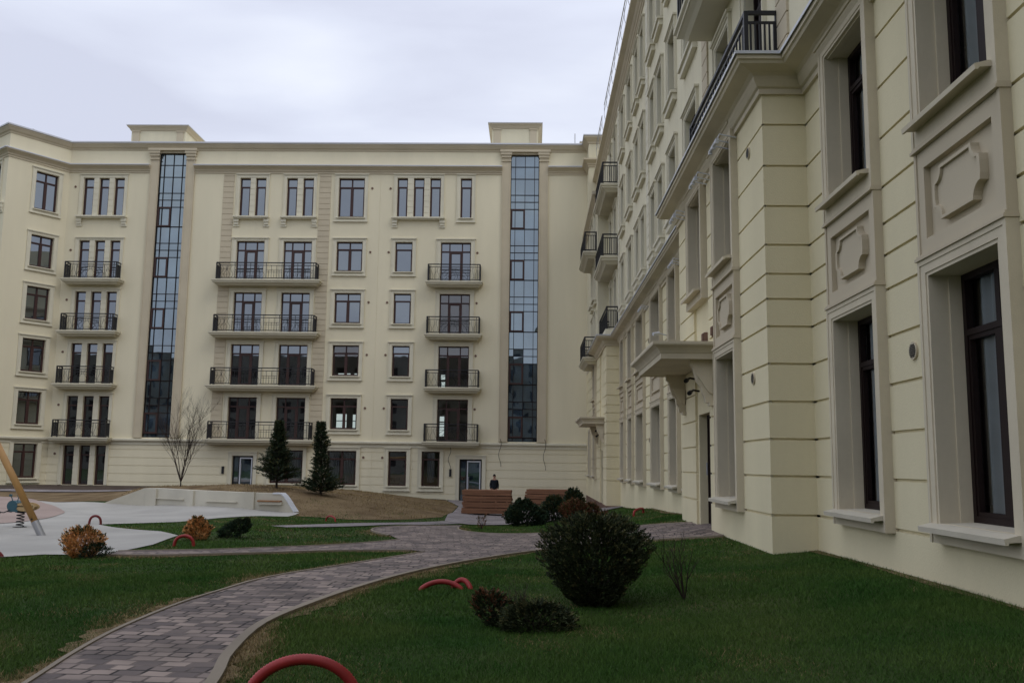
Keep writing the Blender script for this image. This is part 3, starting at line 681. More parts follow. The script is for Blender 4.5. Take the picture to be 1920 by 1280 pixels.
canopy(16.75, 20.65, 2.30); canopy(43.0, 47.6, 2.28)
# junction boxes above the canopy
for y in (17.0, 17.9):
    b = MB(); b.box(yu(y)-0.09, yu(y)+0.09, -0.02, 0.05, 2.42, 2.62); b.box(yu(y)-0.06, yu(y)+0.06, -0.05, -0.019, 2.45, 2.6); RB.part('junction_box', b, PLINTH, R3)
# lower cornice running round the projections
cp = [(-0.02, 5.50), (0.05, 5.50), (0.05, 5.58), (0.09, 5.60), (0.14, 5.68), (0.15, 5.74), (0.20, 5.775), (0.40, 5.82), (0.42, 5.86), (0.45, 5.87), (0.45, 5.95), (-0.02, 6.0)]
path = [(3.36, 50.2), (3.36, 42.0), (4.0, 42.0), (4.0, 20.85), (3.36, 20.85), (3.36, 13.1), (4.0, 13.1), (4.0, -14)]
b = MB(); b.sweep(path, cp); b.box(3.34, 4.1, 13.12, 20.83, 5.6, 5.99); b.box(3.34, 4.1, 42.02, 57, 5.6, 5.99); RB.part('lower_cornice', b, GREYTRIM)
b = MB(); b.sweep(path, [(-0.02, 6.012), (0.47, 5.962), (0.475, 5.93), (0.485, 5.93), (0.485, 5.975), (-0.02, 6.035)]); RB.part('cornice_flashing', b, COPING)
# upper storeys
U = [(1.5, 2.8), (5.0, 6.3), (8.0, 9.3), (11.2, 12.5), (21.75, 23.45), (25.0, 26.3), (27.6, 28.7), (29.4, 30.5), (32.2, 33.3), (34.0, 35.1), (36.5, 38.0), (39.6, 41.0)]
UD = [(15.3, 16.6), (18.0, 19.3), (43.3, 44.6), (45.8, 47.1)]
UF = [(7.05, 9.10), (10.60, 12.65), (14.15, 16.35)]; DF = [(6.42, 9.10), (9.95, 12.65), (13.5, 16.35)]
UP = [(48.4, 49.6), (50.6, 51.8)]
b = MB(); rr = []
for (p, q) in U:
    for (z0, z1) in UF: rr.append((yu(q), yu(p), z0, z1, None))
for (p, q) in UD:
    for (z0, z1) in DF: rr.append((yu(q), yu(p), z0, z1, None))
b.cells(0, 71, 5.62, 17.35, rr, sides=''); RB.part('wall', b, CREAM2, R4)
for (p, q) in U:
    for (z0, z1) in UF:
        u0, u1 = yu(q), yu(p)
        RB.window(R4, u0, u1, z0, z1, 'two' if q-p > 1.2 else 'one', d=0.2, M=DARKFR)
        RB.surround(R4, u0, u1, z0, z1, 0.19, 0.05, 0.0, M=TRIM, top=0.17, sill=False)
        b = MB(); b.box(u0-0.18, u1+0.18, -0.19, 0, z0-0.09, z0-0.01); b.box(u0-0.12, u1+0.12, -0.13, 0, z0-0.27, z0-0.088); RB.part('window_sill', b, TRIM, R4)
for (p, q) in UD:
    for (z0, z1) in DF:
        RB.window(R4, yu(q), yu(p), z0, z1, 'door3', d=0.2, M=DARKFR); RB.surround(R4, yu(q), yu(p), z0, z1, 0.19, 0.05, 0.0, M=TRIM, top=0.17, sill=False)
for y in (14.1, 20.6, 31.35, 42.2):
    b = MB(); b.cells(yu(y+0.32), yu(y-0.32), 6.05, 17.1, [(0, 80, 6.05+0.38*i-0.014, 6.05+0.38*i+0.014, 0.002) for i in range(1, 30)], base=0.04, back=0.0); RB.part('quoin_strip', b, BEIGE if y < 30 else TRIM, R4)
for (ya, yb) in ((14.55, 20.0), (42.6, 47.5)):
    for z in (9.9, 13.45): RB.balcony(R4, yu(yb), yu(ya), z, 0.85, yu(yb)+0.1, yu(ya)-0.1, 'plain')
for (ya, yb) in ((14.35, 19.65), (42.7, 47.3)):
    b = MB(); b.box(yu(yb), yu(ya), -0.62, 0, 6.0, 6.40); bo = RB.part('terrace_kerb', b, TRIM, R4); RB.railing(R4, yu(yb)+0.03, yu(ya)-0.03, 6.40, 0.54, 'plain', bo)
# far bay of the wing, full height projection next to the facing building
b = MB(); rr = []
for (p, q) in UP:
    for (z0, z1) in ((5.8, 8.0), (8.9, 10.8), (11.45, 13.7)): rr.append((yu(q), yu(p), z0, z1, None))
b.cells(0, yu(47.6), 5.62, 14.5, rr, sides='rt', back=0.7); RB.part('wall', b, CREAM2, R3)
for (p, q) in UP:
    for (z0, z1) in ((5.8, 8.0), (8.9, 10.8), (11.45, 13.7)):
        RB.window(R3, yu(q), yu(p), z0, z1, 'one', d=0.2, M=DARKFR); RB.surround(R3, yu(q), yu(p), z0, z1, 0.19, 0.05, 0.0, M=TRIM, top=0.17, sill=False)
        if 8 < z0 < 11:
            b = MB(); b.box(yu(q)-0.2, yu(p)+0.2, -0.24, 0, z0-0.12, z0-0.01); b.box(yu(q)-0.1, yu(p)+0.1, -0.14, 0, z0-0.3, z0-0.118); RB.part('window_sill', b, TRIM, R3)
for z in (5.7, 11.4): RB.balcony(R3, yu(52.4), yu(48.0), z, 0.75, None, None, 'plain')
b = MB(); b.sweep([(3.36, 57), (3.36, 47.6), (4.0, 47.6)], [(-0.02, 14.0), (0.05, 14.0), (0.08, 14.15), (0.25, 14.3), (0.3, 14.33), (0.3, 14.5), (-0.02, 14.55)]); RB.part('bay_cornice', b, BEIGE)
# attic block where the two buildings meet
b = MB(); b.box(3.36, 8.0, 55.35, 59.9, 14.5, 20.4); RB.part('attic_block', b, CREAM2)
b = MB(); b.sweep([(3.36, 57.0), (3.36, 55.35), (6.0, 55.35)], [(-0.02, 20.0), (0.05, 20.02), (0.08, 20.12), (0.26, 20.3), (0.3, 20.34), (0.3, 20.44), (-0.02, 20.44)])
b.sweep([(3.36, 57.0), (3.36, 55.35), (6.0, 55.35)], cprof); RB.part('attic_cornice', b, BEIGE)
b = MB(); b.box(3.0, 8.0, 55.0, 59.9, 20.44, 20.52); RB.part('coping', b, COPING)
# upper cornice and roof edge
b = MB(); b.sweep([(4.0, 57.0), (4.0, -14)], [(-0.02, 17.05), (0.04, 17.05), (0.04, 17.16), (0.09, 17.2), (0.09, 17.3), (0.15, 17.36), (0.2, 17.45), (0.36, 17.55), (0.40, 17.57), (0.40, 17.72), (-0.02, 17.76)]); RB.part('roof_cornice', b, BEIGE)
b = MB(); b.box(4.0, 18, -14, 57, 17.5, 17.76); b.box(5.4, 17, -13, 56.6, 17.77, 20.5); b.quad((18, -14, -3), (18, 57, -3), (18, 57, 17.6), (18, -14, 17.6)); b.quad((4, -14, -3), (18, -14, -3), (18, -14, 17.6), (4, -14, 17.6)); b.quad((4, 57.0, -3), (18, 57.0, -3), (18, 57, 17.6), (4, 57, 17.6)); RB.part('roof', b, CREAM2)
b = MB()
for (ya, yb) in ((10, 46.0), (47.5, 52)):
    n = int((yb-ya)/1.5)
    for i in range(n+1):
        y = ya+(yb-ya)*i/n; b.tube([(3.72, y, 17.7), (3.60, y, 18.15), (3.60, y, 18.75)], 0.014, 4)
    b.tube([(3.60, ya, 18.75), (3.60, yb, 18.75)], 0.022, 5); b.tube([(3.60, ya, 18.4), (3.60, yb, 18.4)], 0.014, 4)
RB.part('roof_railing', b, STEEL)
# lamps under the cornice, vents, camera
for y, seg, X_ in ((15.0, R3, 3.36), (17.0, R3, 3.36), (19.6, R3, 3.36), (24.2, R4, 4.0), (31.4, R4, 4.0)):
    b = MB(); u = yu(y)
    b.tube([(u-0.32, -0.34, 5.40), (u+0.32, -0.34, 5.40)], 0.03, 6); 
    for k in (-0.28, 0.0, 0.28): b.tube([(u+k, -0.34, 5.40), (u+k, -0.30, 5.50), (u+k, -0.02, 5.44)], 0.013, 5); b.box(u+k-0.03, u+k+0.03, -0.37, -0.31, 5.34, 5.385)
    RB.part('cornice_lamp', b, WHITEAL, seg)
for y, z, seg in ((9.62, 1.24, R4), (13.95, 1.35, R3), (13.95, 4.9, R3), (31.4, 4.3, R4), (31.4, 0.9, R4)):
    b = MB(); u = yu(y); b.tube([(u, -0.022, z), (u, 0, z)], 0.095, 20); v = RB.part('wall_vent', b, BEIGE, seg)
    b = MB()
    for k in range(-3, 4):
        w_ = math.sqrt(max(0, 0.075**2-(k*0.02)**2)); b.box(u-w_, u+w_, -0.030, -0.021, z+k*0.02-0.006, z+k*0.02+0.006)
    b.build('louvre', IRON, v)
b = MB(); b.tube([(4.0, 14.3, 6.55), (3.7, 14.1, 6.5), (3.5, 13.9, 6.42)], 0.03, 6); b.tube([(3.56, 13.9, 6.48), (3.3, 13.75, 6.40)], 0.075, 10); b.box(3.26, 3.4, 13.66, 13.84, 6.33, 6.47); RB.part('security_camera', b, WHITEAL)
b = MB(); b.tube([(3.98, 27.2, 3.9), (3.72, 27.1, 3.95)], 0.02, 6); b.tube([(3.75, 27.1, 3.95), (3.55, 27.0, 3.9)], 0.05, 8); RB.part('security_camera', b, WHITEAL)
b = MB(); b.sweep([(3.36, 57), (3.36, 42.0), (4.0, 42.0), (4.0, 38.5)], [(-0.02, -3.2), (0.03, -3.2), (0.03, -1.78), (-0.02, -1.76)]); RB.part('plinth', b, PLINTH)

# building behind the camera that closes the courtyard (seen in the window reflections)
OB = Bld('apartment_building', 'drab block closing the courtyard behind the camera, mirrored in the lower windows', (-20, -62, -2))
O = Seg(30, -60, pi); b = MB(); rr = []
for i in range(43):
    for k in range(6): rr.append((1.5+i*3.4, 3.1+i*3.4, -0.6+k*3.34, 1.4+k*3.34, -0.2, 1))
b.cells(0, 150, -3, 20.3, rr, sides='lrt'); OB.part('wall', b, [mat('weathered_grey_brown_render', (0.17, 0.155, 0.13), 0.9, 0.2, 0.15, 0.4), DARKFR], O)
b = MB(); b.box(-120, 30, -74, -60.4, -3, 20.2); OB.part('roof', b, CREAM2)
# ================================================================ GROUND
CP=[(4,7.7,-1.1),(4,10,-1.1),(4,13,-1.13),(3.4,17,-1.18),(3.4,20.9,-1.15),(4,24.9,-1.24),(4,30.8,-1.36),(4,36,-1.6),(4,42,-1.8),(4,50,-2.25),(4,58,-2.4),
(-1,57,-2.35),(-5,57,-2.2),(-8,57,-2.05),(-11,57,-1.9),(-14,57,-1.7),(-18,57,-1.6),(-24,57,-1.6),(-30,57,-1.6),(-33,52,-1.6),(-36,60,-1.6),
(0,0,-1.45),(-2,6,-1.5),(1,6,-1.42),(1,9.5,-1.42),(-1,11,-1.45),(-5,8,-1.5),(-6,12,-1.55),(-8,16,-1.68),(-3,16,-1.58),(0,16,-1.5),(2,14,-1.3),
(0,21,-1.6),(-4,20,-1.68),(-3,26,-1.75),(1.5,20,-1.45),(1,25,-1.72),(0,30,-1.92),(2.5,28,-1.55),(-2.5,34,-2.0),(-3,40,-2.15),(-1,46,-2.3),(1.5,36,-2.0),(2.5,46,-2.15),
(-7,19,-1.62),(-6.3,22,-1.6),(-8,24,-1.72),(-11,20,-1.7),(-13,25,-1.7),(-17,30,-1.7),(-12,32,-1.7),(-9,29,-1.72),(-20,36,-1.68),(-26,40,-1.65),(-14.5,34.3,-1.68),(-18,35.5,-1.65),(-8.4,31.5,-1.72),(-20,16,-1.7),(-10,5,-1.6),
(-15.0,36.3,-1.05),(-12.2,35.8,-1.02),(-9.3,34.6,-1.12),(-12,42,-1.1),(-9,39,-1.2),(-14,38,-1.05),(-7,38,-1.4),(-5.5,34,-1.75),(-7.3,33,-1.55),(-6,46,-1.75),(-11,49,-1.35),(-16,46,-1.3),(-22,48,-1.5),(-28,46,-1.55),(-18,39,-1.5)]
CP=np.array(CP,float)
def K(r2): return np.where(r2>0,r2*np.log(r2+1e-12),0)*.5
n=nCP=len(CP);A=np.zeros((n+3,n+3));d=CP[:,None,:2]-CP[None,:,:2]
A[:n,:n]=K((d**2).sum(-1))+np.eye(n)*.6;A[:n,n]=1;A[:n,n+1:n+3]=CP[:,:2];A[n,:n]=1;A[n+1:,:n]=CP[:,:2].T
Sol=np.linalg.solve(A,np.r_[CP[:,2],0,0,0])
def gz(x,y):
    x=np.clip(np.asarray(x,float),-38,6);y=np.clip(np.asarray(y,float),-4,60)
    r2=(x[...,None]-CP[:,0])**2+(y[...,None]-CP[:,1])**2
    return K(r2)@Sol[:nCP]+Sol[nCP]+Sol[nCP+1]*x+Sol[nCP+2]*y
def g1(x, y): return float(gz(np.array(x), np.array(y)))
def ext_axis(a, b, h, outer): 
    return np.unique(np.round(np.r_[outer[outer < a], np.arange(a, b+1e-6, h), outer[outer > b]], 4))
GX = ext_axis(-36, 5, 0.5, np.array([-700., -400, -200, -110, -70, -50, -42, 7, 12, 20, 40, 80, 200, 400, 700])); GY = ext_axis(-4, 60, 0.5, np.array([-700., -400, -200, -110, -70, -40, -20, -10, 64, 72, 90, 140, 260, 500, 900]))
XX, YY = np.meshgrid(GX, GY, indexing='ij'); ZZ = gz(XX, YY)
me = bpy.data.meshes.new('lawn'); nx, ny = len(GX), len(GY)
ve = [tuple(map(float, p)) for p in np.stack([XX, YY, ZZ], -1).reshape(-1, 3)]
fa = [(i*ny+j, (i+1)*ny+j, (i+1)*ny+j+1, i*ny+j+1) for i in range(nx-1) for j in range(ny-1)]
me.from_pydata(ve, [], fa)
LAWN = mat('lawn_turf', (0.016, 0.044, 0.008), 0.95, 0.1, 0, 0.7, 0.8, 35, 6, col2=(0.060, 0.070, 0.026))
me.materials.append(LAWN); me.polygons.foreach_set('use_smooth', [True]*len(fa))
tag(link('ground', me), kind='structure')
def smooth_poly(pts, closed=True, k=4):
    P = [np.array(p, float) for p in pts]; n = len(P); o = []
    rng = range(n if closed else n-1)
    for i in rng:
        p0 = P[(i-1) % n] if closed or i > 0 else P[i]; p1 = P[i]; p2 = P[(i+1) % n]; p3 = P[(i+2) % n] if closed or i+2 < n else P[(i+1) % n]
        for j in range(k):
            t = j/k; o.append(tuple(0.5*((2*p1)+(-p0+p2)*t+(2*p0-5*p1+4*p2-p3)*t*t+(-p0+3*p1-3*p2+p3)*t**3)))
    if not closed: o.append(tuple(P[-1]))
    return o
def drape(name, poly, off, M, h=0.5):
    bm = bmesh.new(); vs_ = [bm.verts.new((p[0], p[1], 0)) for p in poly]; bm.faces.new(vs_)
    xs = [p[0] for p in poly]; ys = [p[1] for p in poly]
    for ax, lo, hi in ((0, min(xs), max(xs)), (1, min(ys), max(ys))):
        c = math.ceil(lo/h)*h
        while c < hi:
            pl = [0, 0, 0]; pl[ax] = c; no = [0, 0, 0]; no[ax] = 1
            bmesh.ops.bisect_plane(bm, geom=bm.verts[:]+bm.edges[:]+bm.faces[:], plane_co=pl, plane_no=no, dist=1e-5); c += h
    bmesh.ops.triangulate(bm, faces=[f for f in bm.faces if len(f.verts) > 4])
    for v in bm.verts: v.co.z = g1(v.co.x, v.co.y)+off
    bmesh.ops.recalc_face_normals(bm, faces=bm.faces)
    for f in bm.faces:
        f.smooth = True
        if f.normal.z < 0: f.normal_flip()
    m_ = bpy.data.meshes.new(name); bm.to_mesh(m_); bm.free(); m_.materials.append(M)
    return tag(link(name, m_), kind='structure')
def inpoly(x, y, poly):
    c = np.zeros(x.shape, bool); n = len(poly)
    for i in range(n):
        x1, y1 = poly[i]; x2, y2 = poly[(i+1) % n]
        if y1 == y2: continue
        c ^= ((y1 > y) != (y2 > y)) & (x < (x2-x1)*(y-y1)/(y2-y1)+x1)
    return c
# pavers
def paver_mat(name, rot, s, c1, c2, c3, mortar):
    m = bpy.data.materials.new(name); m.use_nodes = True; t = m.node_tree; b = t.nodes['Principled BSDF']; b.inputs['Roughness'].default_value = 0.85; b.inputs['Specular IOR Level'].default_value = 0.3
    k = t.links.new; tc_ = N('ShaderNodeTexCoord', t); mp_ = N('ShaderNodeMapping', t); mp_.inputs['Rotation'].default_value = (0, 0, rot)
    k(tc_.outputs['Object'], mp_.inputs[0])
    ds = N('ShaderNodeTexNoise', t); ds.inputs['Scale'].default_value = 2.5; k(mp_.outputs[0], ds.inputs[0])
    ad = N('ShaderNodeMixRGB', t, blend_type='ADD'); ad.inputs[0].default_value = 0.045; k(mp_.outputs[0], ad.inputs[1]); k(ds.outputs['Color'], ad.inputs[2])
    br = N('ShaderNodeTexBrick', t); br.offset = 0.5; br.squash = 0.7; br.squash_frequency = 3; br.inputs['Scale'].default_value = 1.0
    br.inputs['Brick Width'].default_value = s[0]; br.inputs['Row Height'].default_value = s[1]; br.inputs['Mortar Size'].default_value = 0.013; br.inputs['Mortar Smooth'].default_value = 0.3; br.inputs['Bias'].default_value = 0
    br.inputs['Color1'].default_value = (0, 0, 0, 1); br.inputs['Color2'].default_value = (1, 1, 1, 1); br.inputs['Mortar'].default_value = (0.5, 0.5, 0.5, 1)
    k(ad.outputs[0], br.inputs[0])
    r = N('ShaderNodeValToRGB', t); r.color_ramp.elements[0].color = (*c1, 1); r.color_ramp.elements[1].color = (*c3, 1); q = r.color_ramp.elements.new(0.55); q.color = (*c2, 1); r.color_ramp.elements[0].position = 0.1
    k(br.outputs['Color'], r.inputs[0])
    nz = N('ShaderNodeTexNoise', t); nz.inputs['Scale'].default_value = 1.2; nz.inputs['Detail'].default_value = 6; k(tc_.outputs['Object'], nz.inputs[0])
    mr = N('ShaderNodeMapRange', t); mr.inputs[1].default_value = 0.3; mr.inputs[2].default_value = 0.7; mr.inputs[3].default_value = 0.62; mr.inputs[4].default_value = 1.25; k(nz.outputs[0], mr.inputs[0])
    v = N('ShaderNodeVectorMath', t, operation='SCALE'); k(r.outputs[0], v.inputs[0]); k(mr.outputs[0], v.inputs['Scale'])
    n3 = N('ShaderNodeTexNoise', t); n3.inputs['Scale'].default_value = 3.2; n3.inputs['Detail'].default_value = 2; k(tc_.outputs['Object'], n3.inputs[0])
    jm = N('ShaderNodeMapRange', t); jm.inputs[1].default_value = 0.42; jm.inputs[2].default_value = 0.58; jm.inputs[3].default_value = 0.2; jm.inputs[4].default_value = 1.0; k(n3.outputs[0], jm.inputs[0])
    jf = N('ShaderNodeMath', t, operation='MULTIPLY'); k(br.outputs['Fac'], jf.inputs[0]); k(jm.outputs[0], jf.inputs[1])
    mx_ = N('ShaderNodeMixRGB', t); k(jf.outputs[0], mx_.inputs[0]); k(v.outputs[0], mx_.inputs[1]); mx_.inputs[2].default_value = (*mortar, 1); k(mx_.outputs[0], b.inputs['Base Color'])
    iv = N('ShaderNodeMath', t, operation='SUBTRACT'); iv.inputs[0].default_value = 1; k(br.outputs['Fac'], iv.inputs[1])
    bp = N('ShaderNodeBump', t); bp.inputs['Strength'].default_value = 0.9; bp.inputs['Distance'].default_value = 0.012; k(iv.outputs[0], bp.inputs['Height']); k(bp.outputs[0], b.inputs['Normal'])
    return m
PAV = paver_mat('paving_stones', 0.06, (0.205, 0.155), (0.115, 0.092, 0.085), (0.21, 0.165, 0.142), (0.31, 0.245, 0.205), (0.022, 0.017, 0.015))
PAVL = paver_mat('paving_stones_light', 0.3, (0.3, 0.2), (0.20, 0.18, 0.18), (0.24, 0.21, 0.205), (0.28, 0.25, 0.24), (0.12, 0.10, 0.09))
def conc_mat(name, c):
    return mat(name, tuple(x*0.84 for x in c), 0.8, 0.3, 0, 0.55, 0.3, 50, 9, col2=tuple(x*1.10 for x in c), streak=0.0)
CONC = conc_mat('pale_concrete', (0.36, 0.345, 0.31)); PINK = conc_mat('pink_rubber', (0.31, 0.235, 0.20)); WALLC = conc_mat('cast_concrete', (0.52, 0.49, 0.40))
SOIL = mat('dry_soil', (0.10, 0.066, 0.034), 0.95, 0.1, 0, 1.1, 1.0, 30, 8, col2=(0.20, 0.145, 0.08)); SOILD = mat('dark_soil', (0.05, 0.036, 0.028), 0.95, 0.1, 0, 1.5, 1.0, 30, 8, col2=(0.085, 0.065, 0.05))
KERB = conc_mat('kerb_concrete', (0.24, 0.20, 0.15))
pL = [(-2.9, 3.6), (-3.12, 5.0), (-3.36, 6.44), (-3.5, 7.3), (-3.60, 8.28), (-3.62, 9.7), (-3.53, 10.82), (-3.45, 11.7), (-3.23, 12.6), (-2.76, 13.86), (-2.24, 15.44), (-1.9, 16.7)]
brL = [(-2.22, 17.25), (-2.99, 17.2), (-3.85, 16.96), (-4.86, 16.45), (-6.41, 16.05), (-7.5, 16.2)]
brU = [(-7.5, 16.8), (-6.05, 17.0), (-5.17, 17.46), (-4.18, 18.38), (-3.5, 19.38), (-2.9, 20.5)]
isl = [(-3.3, 21.7), (-3.95, 23.1), (-3.95, 24.9), (-3.13, 26.9), (-2.2, 29.5)]
pR = [(-1.75, 3.6), (-1.95, 5.0), (-2.21, 6.5), (-2.38, 7.3), (-2.5, 8.6), (-2.33, 9.9), (-2.03, 11.3), (-1.58, 12.92), (-0.85, 14.8), (0.0, 16.3), (1.01, 16.95), (2.22, 16.8), (3.08, 16.4), (3.34, 16.3)]
entr = [(-2.1, 26.5), (-1.9, 24.6), (-1.1, 23.2), (0.2, 22.2), (1.5, 21.5), (2.61, 20.34), (3.34, 19.5)]
S1 = smooth_poly(pL, False); S2 = smooth_poly(brL, False); S3 = smooth_poly(brU, False); S4 = smooth_poly(isl, False); S5 = smooth_poly(entr, False); S6 = smooth_poly(pR, False)
PATH = S1+S2+S3+S4+S5+[(3.35, 19.3), (3.64, 18.9), (3.64, 17.6), (3.35, 17.2)]+S6[::-1]
THIN = smooth_poly([(-6.97, 24.72), (-5.92, 25.92), (-4.58, 28.82), (-3.04, 32.0)], False)+smooth_poly([(-2.4, 30.9), (-3.7, 27.5), (-4.87, 24.7), (-6.17, 23.4)], False)
LUMP = [(-2.4, 30.95), (-3.0, 32.0), (-3.31, 36.7), (-3.6, 45.7), (-4.5, 50), (-5.2, 56.95), (3.34, 56.95), (3.34, 42.05), (3.98, 41.9), (3.98, 40.5), (2.3, 37.0), (1.3, 34.5), (0.62, 31.6), (-0.52, 30.7), (-1.5, 30.2), (-2.1, 30.5)]
CON = [(-36, 14), (-14, 15.2), (-9.09, 15.82), (-8.61, 16.32), (-7.48, 16.25), (-7.48, 16.75), (-7.38, 18.08), (-7.66, 20.06), (-8.7, 21.66), (-10.68, 23.5), (-11.47, 24.4), (-9.96, 26.14), (-9.51, 28.02), (-8.77, 29.66), (-7.91, 30.04), (-7.9, 31.5), (-9.89, 31.95), (-12.18, 32.95), (-14.01, 34.08), (-16.21, 34.6), (-18.49, 35.54), (-24, 40), (-35, 42)]
PNK = smooth_poly([(-23.15, 39.7), (-18.7, 35.2), (-16.28, 32.0), (-14.78, 28.8), (-13.75, 25.6), (-14.2, 23.2), (-19, 20.5), (-27, 21.5), (-33, 30), (-31, 38)])
SOI = [(-7.85, 31.2), (-7.85, 30.5), (-6.9, 30.4), (-5.9, 30.0), (-4.9, 30.9), (-4.1, 32.2), (-3.33, 34.5), (-3.38, 37), (-3.65, 45.7), (-4.55, 50), (-5.25, 56.9), (-30.0, 56.9), (-32.2, 53.9), (-36, 56), (-36, 42.2), (-24, 40.2), (-18.6, 35.7), (-16.3, 34.9), (-14.1, 34.2), (-12.2, 33.1), (-9.9, 32.1)]
drape('paved_path', PATH, 0.03, PAV); drape('narrow_path', THIN, 0.03, PAVL); drape('paving', LUMP, 0.035, PAVL)
drape('playground_paving', CON, 0.022, CONC); drape('rubber_surface', PNK, 0.034, PINK); drape('soil', SOI, 0.014, SOIL)
drape('soil_strip', [(-5.3, 56.9), (-5.0, 54.0), (-8, 49.5), (-11.5, 52), (-12.4, 56.9)], 0.03, SOILD); drape('soil_strip', [(-15, 56.9), (-15.5, 50), (-20, 45), (-27, 43), (-35, 43.5), (-35, 50), (-32.3, 53.7), (-30.2, 56.9)], 0.03, SOILD)
drape('thin_soil_path', smooth_poly([(-26, 44.2), (-20, 43.0), (-16.5, 44), (-16.3, 45.2), (-20, 44.6), (-26, 46)]), 0.045, PAVL)
def kerb(path, w, side, name='path_kerb'):
    b = MB(); P = [Vector((p[0], p[1])) for p in path]; n = len(P); k0 = 0
    for i, p in enumerate(P):
        d_ = (P[min(i+1, n-1)]-P[max(i-1, 0)]).normalized(); nn = Vector((d_.y, -d_.x))*side
        for o_, dz in ((0.0, 0.0), (0.0, 0.042), (w, 0.042), (w, 0.0)):
            q = p+nn*o_; b.v.append((q.x, q.y, g1(q.x, q.y)+dz))
    for i in range(n-1):
        for a, c in ((0, 1), (1, 2), (2, 3)): b.f.append((i*4+a, i*4+c, i*4+4+c, i*4+4+a)); b.m.append(0)
    return tag(b.build(name, KERB), kind='structure')
kerb(S1, 0.04, -1); kerb(S6, 0.085, 1); kerb(S3, 0.05, -1); kerb(S4, 0.05, -1); kerb(S5, 0.05, -1); kerb(S2, 0.05, -1)

DRYSOIL = mat('dry_edge_soil', (0.12, 0.085, 0.045), 0.95, 0.1, 0, 6.0, 1.0, 60, 6, col2=(0.21, 0.155, 0.085))
def ribbon(path, w, side, ph, off=0.0):
    b = MB(); P = []
    for i in range(len(path)-1):
        for j in range(6): P.append(Vector(path[i]).lerp(Vector(path[i+1]), j/6))
    P.append(Vector(path[-1])); n = len(P); d_ = 0
    for i, p in enumerate(P):
        t = (P[min(i+1, n-1)]-P[max(i-1, 0)]).normalized(); nn = Vector((t.y, -t.x))*side; d_ += (P[i]-P[i-1]).length if i else 0
        ww = w*(1+0.45*sin(d_*3.1+ph)+0.3*sin(d_*9.7+ph*2)+0.2*sin(d_*23+ph))
        for q in (p+nn*off, p+nn*(off+max(0.02, ww))): b.v.append((q.x, q.y, g1(q.x, q.y)+0.010))
    for i in range(n-1): b.f.append((2*i, 2*i+1, 2*i+3, 2*i+2)); b.m.append(0)
    tag(b.build('bare_soil_edge', DRYSOIL), kind='structure')
ribbon(S1, 0.15, -1, 0.3, 0.03); ribbon(S6, 0.13, 1, 1.3, 0.08); ribbon([(3.99, 5.0), (3.99, 13.1)], 0.09, -1, 2.0); ribbon([(3.99, 20.9), (3.99, 40)], 0.12, -1, 0.9); ribbon(S2, 0.09, -1, 2.2, 0.04)
# ---------------------------------------------------------------- grass blades
def blades(name, M, regions, excl, hgt, wid, lean=0.5, keep=None):
    Xs, Ys, Hs, Ws = [], [], [], []
    for (x0, x1, y0, y1, dens, hs, ws) in regions:
        n = int((x1-x0)*(y1-y0)*dens); x = RNG.uniform(x0, x1, n); y = RNG.uniform(y0, y1, n)
        m_ = np.abs(x) < y*0.64+0.6
        for p in excl: m_ &= ~inpoly(x, y, p)
        if keep is not None: m_ &= keep(x, y)
        x, y = x[m_], y[m_]; Xs.append(x); Ys.append(y); Hs.append(np.full(x.shape, hs)); Ws.append(np.full(x.shape, ws))
    x, y, h, w = map(np.concatenate, (Xs, Ys, Hs, Ws)); n = len(x); z = np.concatenate([gz(x[i:i+20000], y[i:i+20000]) for i in range(0, n, 20000)])-0.005
    patch = 0.75+0.5*(np.sin(x*1.7+np.sin(y*1.3)*1.5)*np.cos(y*0.9+x*0.4)*0.5+0.5)
    h = hgt*h*RNG.uniform(0.45, 1.2, n)*patch; w = wid*w*RNG.uniform(0.7, 1.3, n); a = RNG.uniform(0, 2*pi, n); b = RNG.uniform(0, 2*pi, n); l = h*lean*RNG.uniform(0.1, 1.4, n)
    V = np.empty((n, 3, 3)); dx, dy = np.cos(a)*w/2, np.sin(a)*w/2
    V[:, 0] = np.stack([x-dx, y-dy, z], 1); V[:, 1] = np.stack([x+dx, y+dy, z], 1); V[:, 2] = np.stack([x+np.cos(b)*l, y+np.sin(b)*l, z+h], 1)
    me = bpy.data.meshes.new(name); me.vertices.add(3*n); me.vertices.foreach_set('co', V.ravel()); me.loops.add(3*n); me.loops.foreach_set('vertex_index', np.arange(3*n, dtype=np.int32))
    me.polygons.add(n); me.polygons.foreach_set('loop_start', np.arange(0, 3*n, 3, dtype=np.int32)); me.polygons.foreach_set('loop_total', np.full(n, 3, dtype=np.int32)); me.update(); me.validate()
    me.materials.append(M); return tag(link(name, me), kind='stuff')
GRASSM = mat('grass_blades', (0.032, 0.092, 0.014), 0.8, 0.12, 0, 0.8, 0, 1, 5, island=0.35, col2=(0.080, 0.130, 0.026))
DRYM = mat('dry_grass_blades', (0.20, 0.15, 0.07), 0.9, 0.15, 0, 2.0, 0, 1, 4, island=0.35, col2=(0.30, 0.22, 0.11))
EX = [PATH, THIN, LUMP, CON, SOI]
def wallok(x, y): return (x < 3.98) & ~((x > 3.34) & (y > 13.1) & (y < 20.85)) & ~((x > 3.34) & (y > 42))
_ne = None
def edge_dist(x, y):
    best = np.full(x.shape, 9.0)
    for Q in segsE:
        for i in range(len(Q)-1):
            ax, ay = Q[i]; bx, by = Q[i+1]; L2_ = (bx-ax)**2+(by-ay)**2+1e-9; t = np.clip(((x-ax)*(bx-ax)+(y-ay)*(by-ay))/L2_, 0, 1)
            best = np.minimum(best, np.hypot(x-ax-t*(bx-ax), y-ay-t*(by-ay)))
    return best
segsE = [np.array(q) for q in (S1, S6, S3, S2, S4, S5)]
